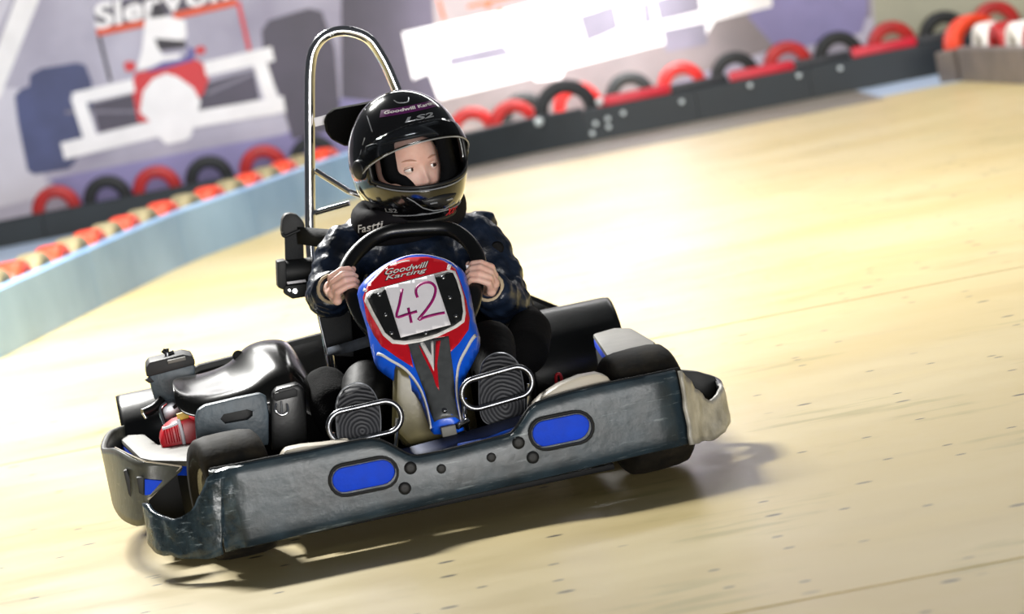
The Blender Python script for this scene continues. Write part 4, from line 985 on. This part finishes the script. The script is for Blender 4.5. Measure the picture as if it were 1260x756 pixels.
# --- balaclava opening round the face
bv = []; bf = []
face_px = [(485.5, 183), (486, 176), (494, 172.5), (515, 168), (534, 172), (538, 185), (541, 198), (543.5, 207), (542, 214), (540, 224), (520, 236), (508, 224), (500, 217), (491, 212), (488, 200)]
dn = catmull([Vector((a, c, 0)) for a, c in face_px], 4, True); cxm, cym = 515, 200
for sc, yy in ((1., None), (1.0, -1), (1.35, -2), (1.75, -3)):
    for p in dn:
        if yy is None: q = P(p.x, p.y, HC.y - .068)
        elif yy == -1: q = P(p.x, p.y, HC.y - .082)
        elif yy == -2: q = P(cxm + (p.x - cxm) * sc, cym + (p.y - cym) * sc, HC.y - .088)
        else: q = P(cxm + (p.x - cxm) * sc, cym + (p.y - cym) * sc, HC.y - .045)
        bv.append(q)
n = len(dn); bf = [(r_ * n + k, r_ * n + (k + 1) % n, (r_ + 1) * n + (k + 1) % n, (r_ + 1) * n + k) for r_ in range(3) for k in range(n)]

# --- helmet
def hs(al, be, sc=1.):
    a, be_ = R(al), R(be); cb = math.cos(be_); cb = cb if be > 0 else max(0, cb) ** .62; f = max(0, math.cos(a))
    low = max(0, min(1, (-be) / 35.)); up_ = max(0, min(1, be / 70.))
    x = .127 * cb * math.sin(a); y = -(.138 + .014 * f * low + (.006 if f > 0 else .01)) * cb * math.cos(a); z = .148 * math.sin(be_) - .017 * low * f
    if be < -20: x *= 1 - .10 * ((-be - 20) / 40.) ** 1.5
    return Vector((x * sc, y * sc, z * sc))
def hp(al, be, sc=1.): return HC + HR @ hs(al, be, sc)
PB, PT, PA = -21., 20., 66.
def pb(a): return PB + 9 * (min(1, abs(a) / PA)) ** 2.5
def pt(a): return PT - 3 * (min(1, abs(a) / PA)) ** 2
als = [PA * i / 16 for i in range(-16, 17)] + [PA + (360 - 2 * PA) * i / 30 for i in range(1, 30)]
def rows(a):
    aa = abs((a + 180) % 360 - 180); f = max(0, math.cos(R(aa))); bot = -55 - 3 * f + 6 * max(0, -math.cos(R(aa)))
    lo, hi = pb(aa), pt(aa)
    return [bot + (lo - bot) * i / 9 for i in range(9)] + [lo + (hi - lo) * i / 6 for i in range(6)] + [hi + (89.5 - hi) * i / 16 for i in range(17)]
v = []; f = []; nr = 32; na = len(als)
for a in als:
    for be in rows(a): v.append(hp(a, be))
for i in range(na):
    j_ = (i + 1) % na
    for k in range(nr - 1):
        if i < 32 and 9 <= k < 15: continue
        f.append((i * nr + k, i * nr + k + 1, j_ * nr + k + 1, j_ * nr + k))
hm = mk('helmet', v, f, M['helmet'], child, angle=180, solid=.012, soff=-1)
# rubber trim round the eye port
loop = [hp(a, pb(a), .995) for a in als[:33]] + [hp(PA, pb(PA) + (pt(PA) - pb(PA)) * t / 5, .995) for t in range(1, 5)] + [hp(a, pt(a), .995) for a in als[:33][::-1]] + [hp(-PA, pt(PA) + (pb(PA) - pt(PA)) * t / 5, .995) for t in range(1, 5)]
MB().tube(loop, .0042, 8, True).build('port_trim', M['helmat'], hm, angle=180)
MB().tube([hp(a, pb(a) - 2.5, 1.004) for a in als[1:32]], .0016, 6).build('port_line', M['hgrey'], hm)
mk('padding', bv, bf, M['pad'], hm, angle=180, solid=.004)
# lower edge roll
MB().tube([hp(a, rows(a)[0], .985) for a in als], .0075, 8, True).build('edge_roll', M['helmat'], hm, angle=180)
MB().tube([hp(a, rows(a)[0] + 8 + 4 * math.cos(R(a)), 1.002) for a in als[0:33]], .0013, 6).build('edge_line', M['hgrey'], hm)
# visor, lifted
vis = []; vf = []; VA = 84; nv = 32
def vlow(a): return 13 - 24 * (abs(a) / VA) ** 2.2
def vtop(a): return 31 - 27 * (abs(a) / VA) ** 2.4
for i in range(nv + 1):
    a = -VA + 2 * VA * i / nv
    for k in range(7):
        t_ = k / 6.; be = vlow(a) + (vtop(a) - vlow(a)) * t_; sc = 1.03 + .10 * (1 - t_) * (1 - (abs(a) / VA) ** 2) ; vis.append(hp(a, be, sc))
vf = [(i * 7 + k, i * 7 + k + 1, (i + 1) * 7 + k + 1, (i + 1) * 7 + k) for i in range(nv) for k in range(6)]
vo = mk('visor', vis, vf, M['visor'], hm, angle=180, solid=.002)
MB().tube([vis[i * 7] for i in range(nv + 1)], .0016, 6).build('visor_edge_glint', M['hgrey'], hm)  # light grey strip draws the highlight along the visor's lower edge
for s in (-1, 1):
    c = hp(s * 80, -2, 1.03); nn = (HR @ Vector((s, -.15, 0))).normalized(); MB().lathe([(.0005, .006), (.016, .006), (.021, .003), (.023, -.004)], c, nn, 24).build('visor_pivot', M['helmat'], hm)
def hdecal(name, body, a0, a1, b0, b1, m_, sc=1.004, shear=0., bold=.01, bend=0., slope=0.):
    tv, tf = text_mesh(body, shear, bold); MB().add([hp(a0 + (a1 - a0) * u, b0 + (b1 - b0) * v + bend * (2 * u - 1) ** 2 + slope * (u - .5), sc) for u, v in tv], tf).build(name, m_, hm, smooth=False)
nb = 16; dv = []; df = []
for i in range(nb + 1):
    a = -52 + 92 * i / nb
    for k in range(4): dv.append(hp(a, 43 + 8 * k / 3., 1.003))
df = [(i * 4 + k, i * 4 + k + 1, (i + 1) * 4 + k + 1, (i + 1) * 4 + k) for i in range(nb) for k in range(3)]
mk('brow_strip', dv, df, M['hpurple'], hm, angle=180)
hdecal('brow_lettering', 'Goodwill Karting', -46, 42, 44.5, 49.5, M['white'], 1.006, .1, .03)
hdecal('shell_lettering', 'LS2', -20, 20, 33.5, 38.5, M['hgrey'], 1.005, .25, .03)
hdecal('size_lettering', 'XXS', 12, 36, -54, -45, M['hred'], 1.012, .2, .04, slope=-2)
hdecal('side_lettering', 'LS2', -66, -50, -42, -37, M['hgrey'], 1.006, .2, .02)
# chin vent and crown lines
vv_ = []
nb = 18; dv = []; df = []
for i in range(nb + 1):
    a = -20 + 44 * i / nb; e = math.sin(math.pi * i / nb)
    for k in range(5): dv.append(hp(a, -29 - 2 * (1 - e) - 11 * e ** .7 * k / 4., 1.012 + .012 * math.sin(math.pi * k / 4.) * e))
df = [(i * 5 + k, i * 5 + k + 1, (i + 1) * 5 + k + 1, (i + 1) * 5 + k) for i in range(nb) for k in range(4)]
mk('chin_vent', dv, df, M['helmat'], hm, angle=180, solid=.003)
for a in (-8, 12): MB().tube([hp(a - 4, -33.5, 1.03), hp(a + 4, -33.5, 1.03)], .0018, 6).build('vent_slot', M['hgrey'], hm)
MB().tube([hp(a, b_, 1.004) for a, b_ in ((-34, -27), (-28, -31), (-20, -38), (-8, -43), (8, -44), (24, -40))], .0013, 6).build('vent_line', M['hgrey'], hm)
for pts in ([(-30, 62), (-22, 57), (-6, 56), (2, 62)], [(-60, 30), (-70, 42), (-100, 55)], [(-70, 25), (-78, 8)], [(-30, -46), (-22, -45), (-12, -46.5)]):
    MB().tube(catmull([hp(a, b_, 1.003) for a, b_ in pts], 4), .0012, 6).build('shell_line', M['hgrey'], hm)
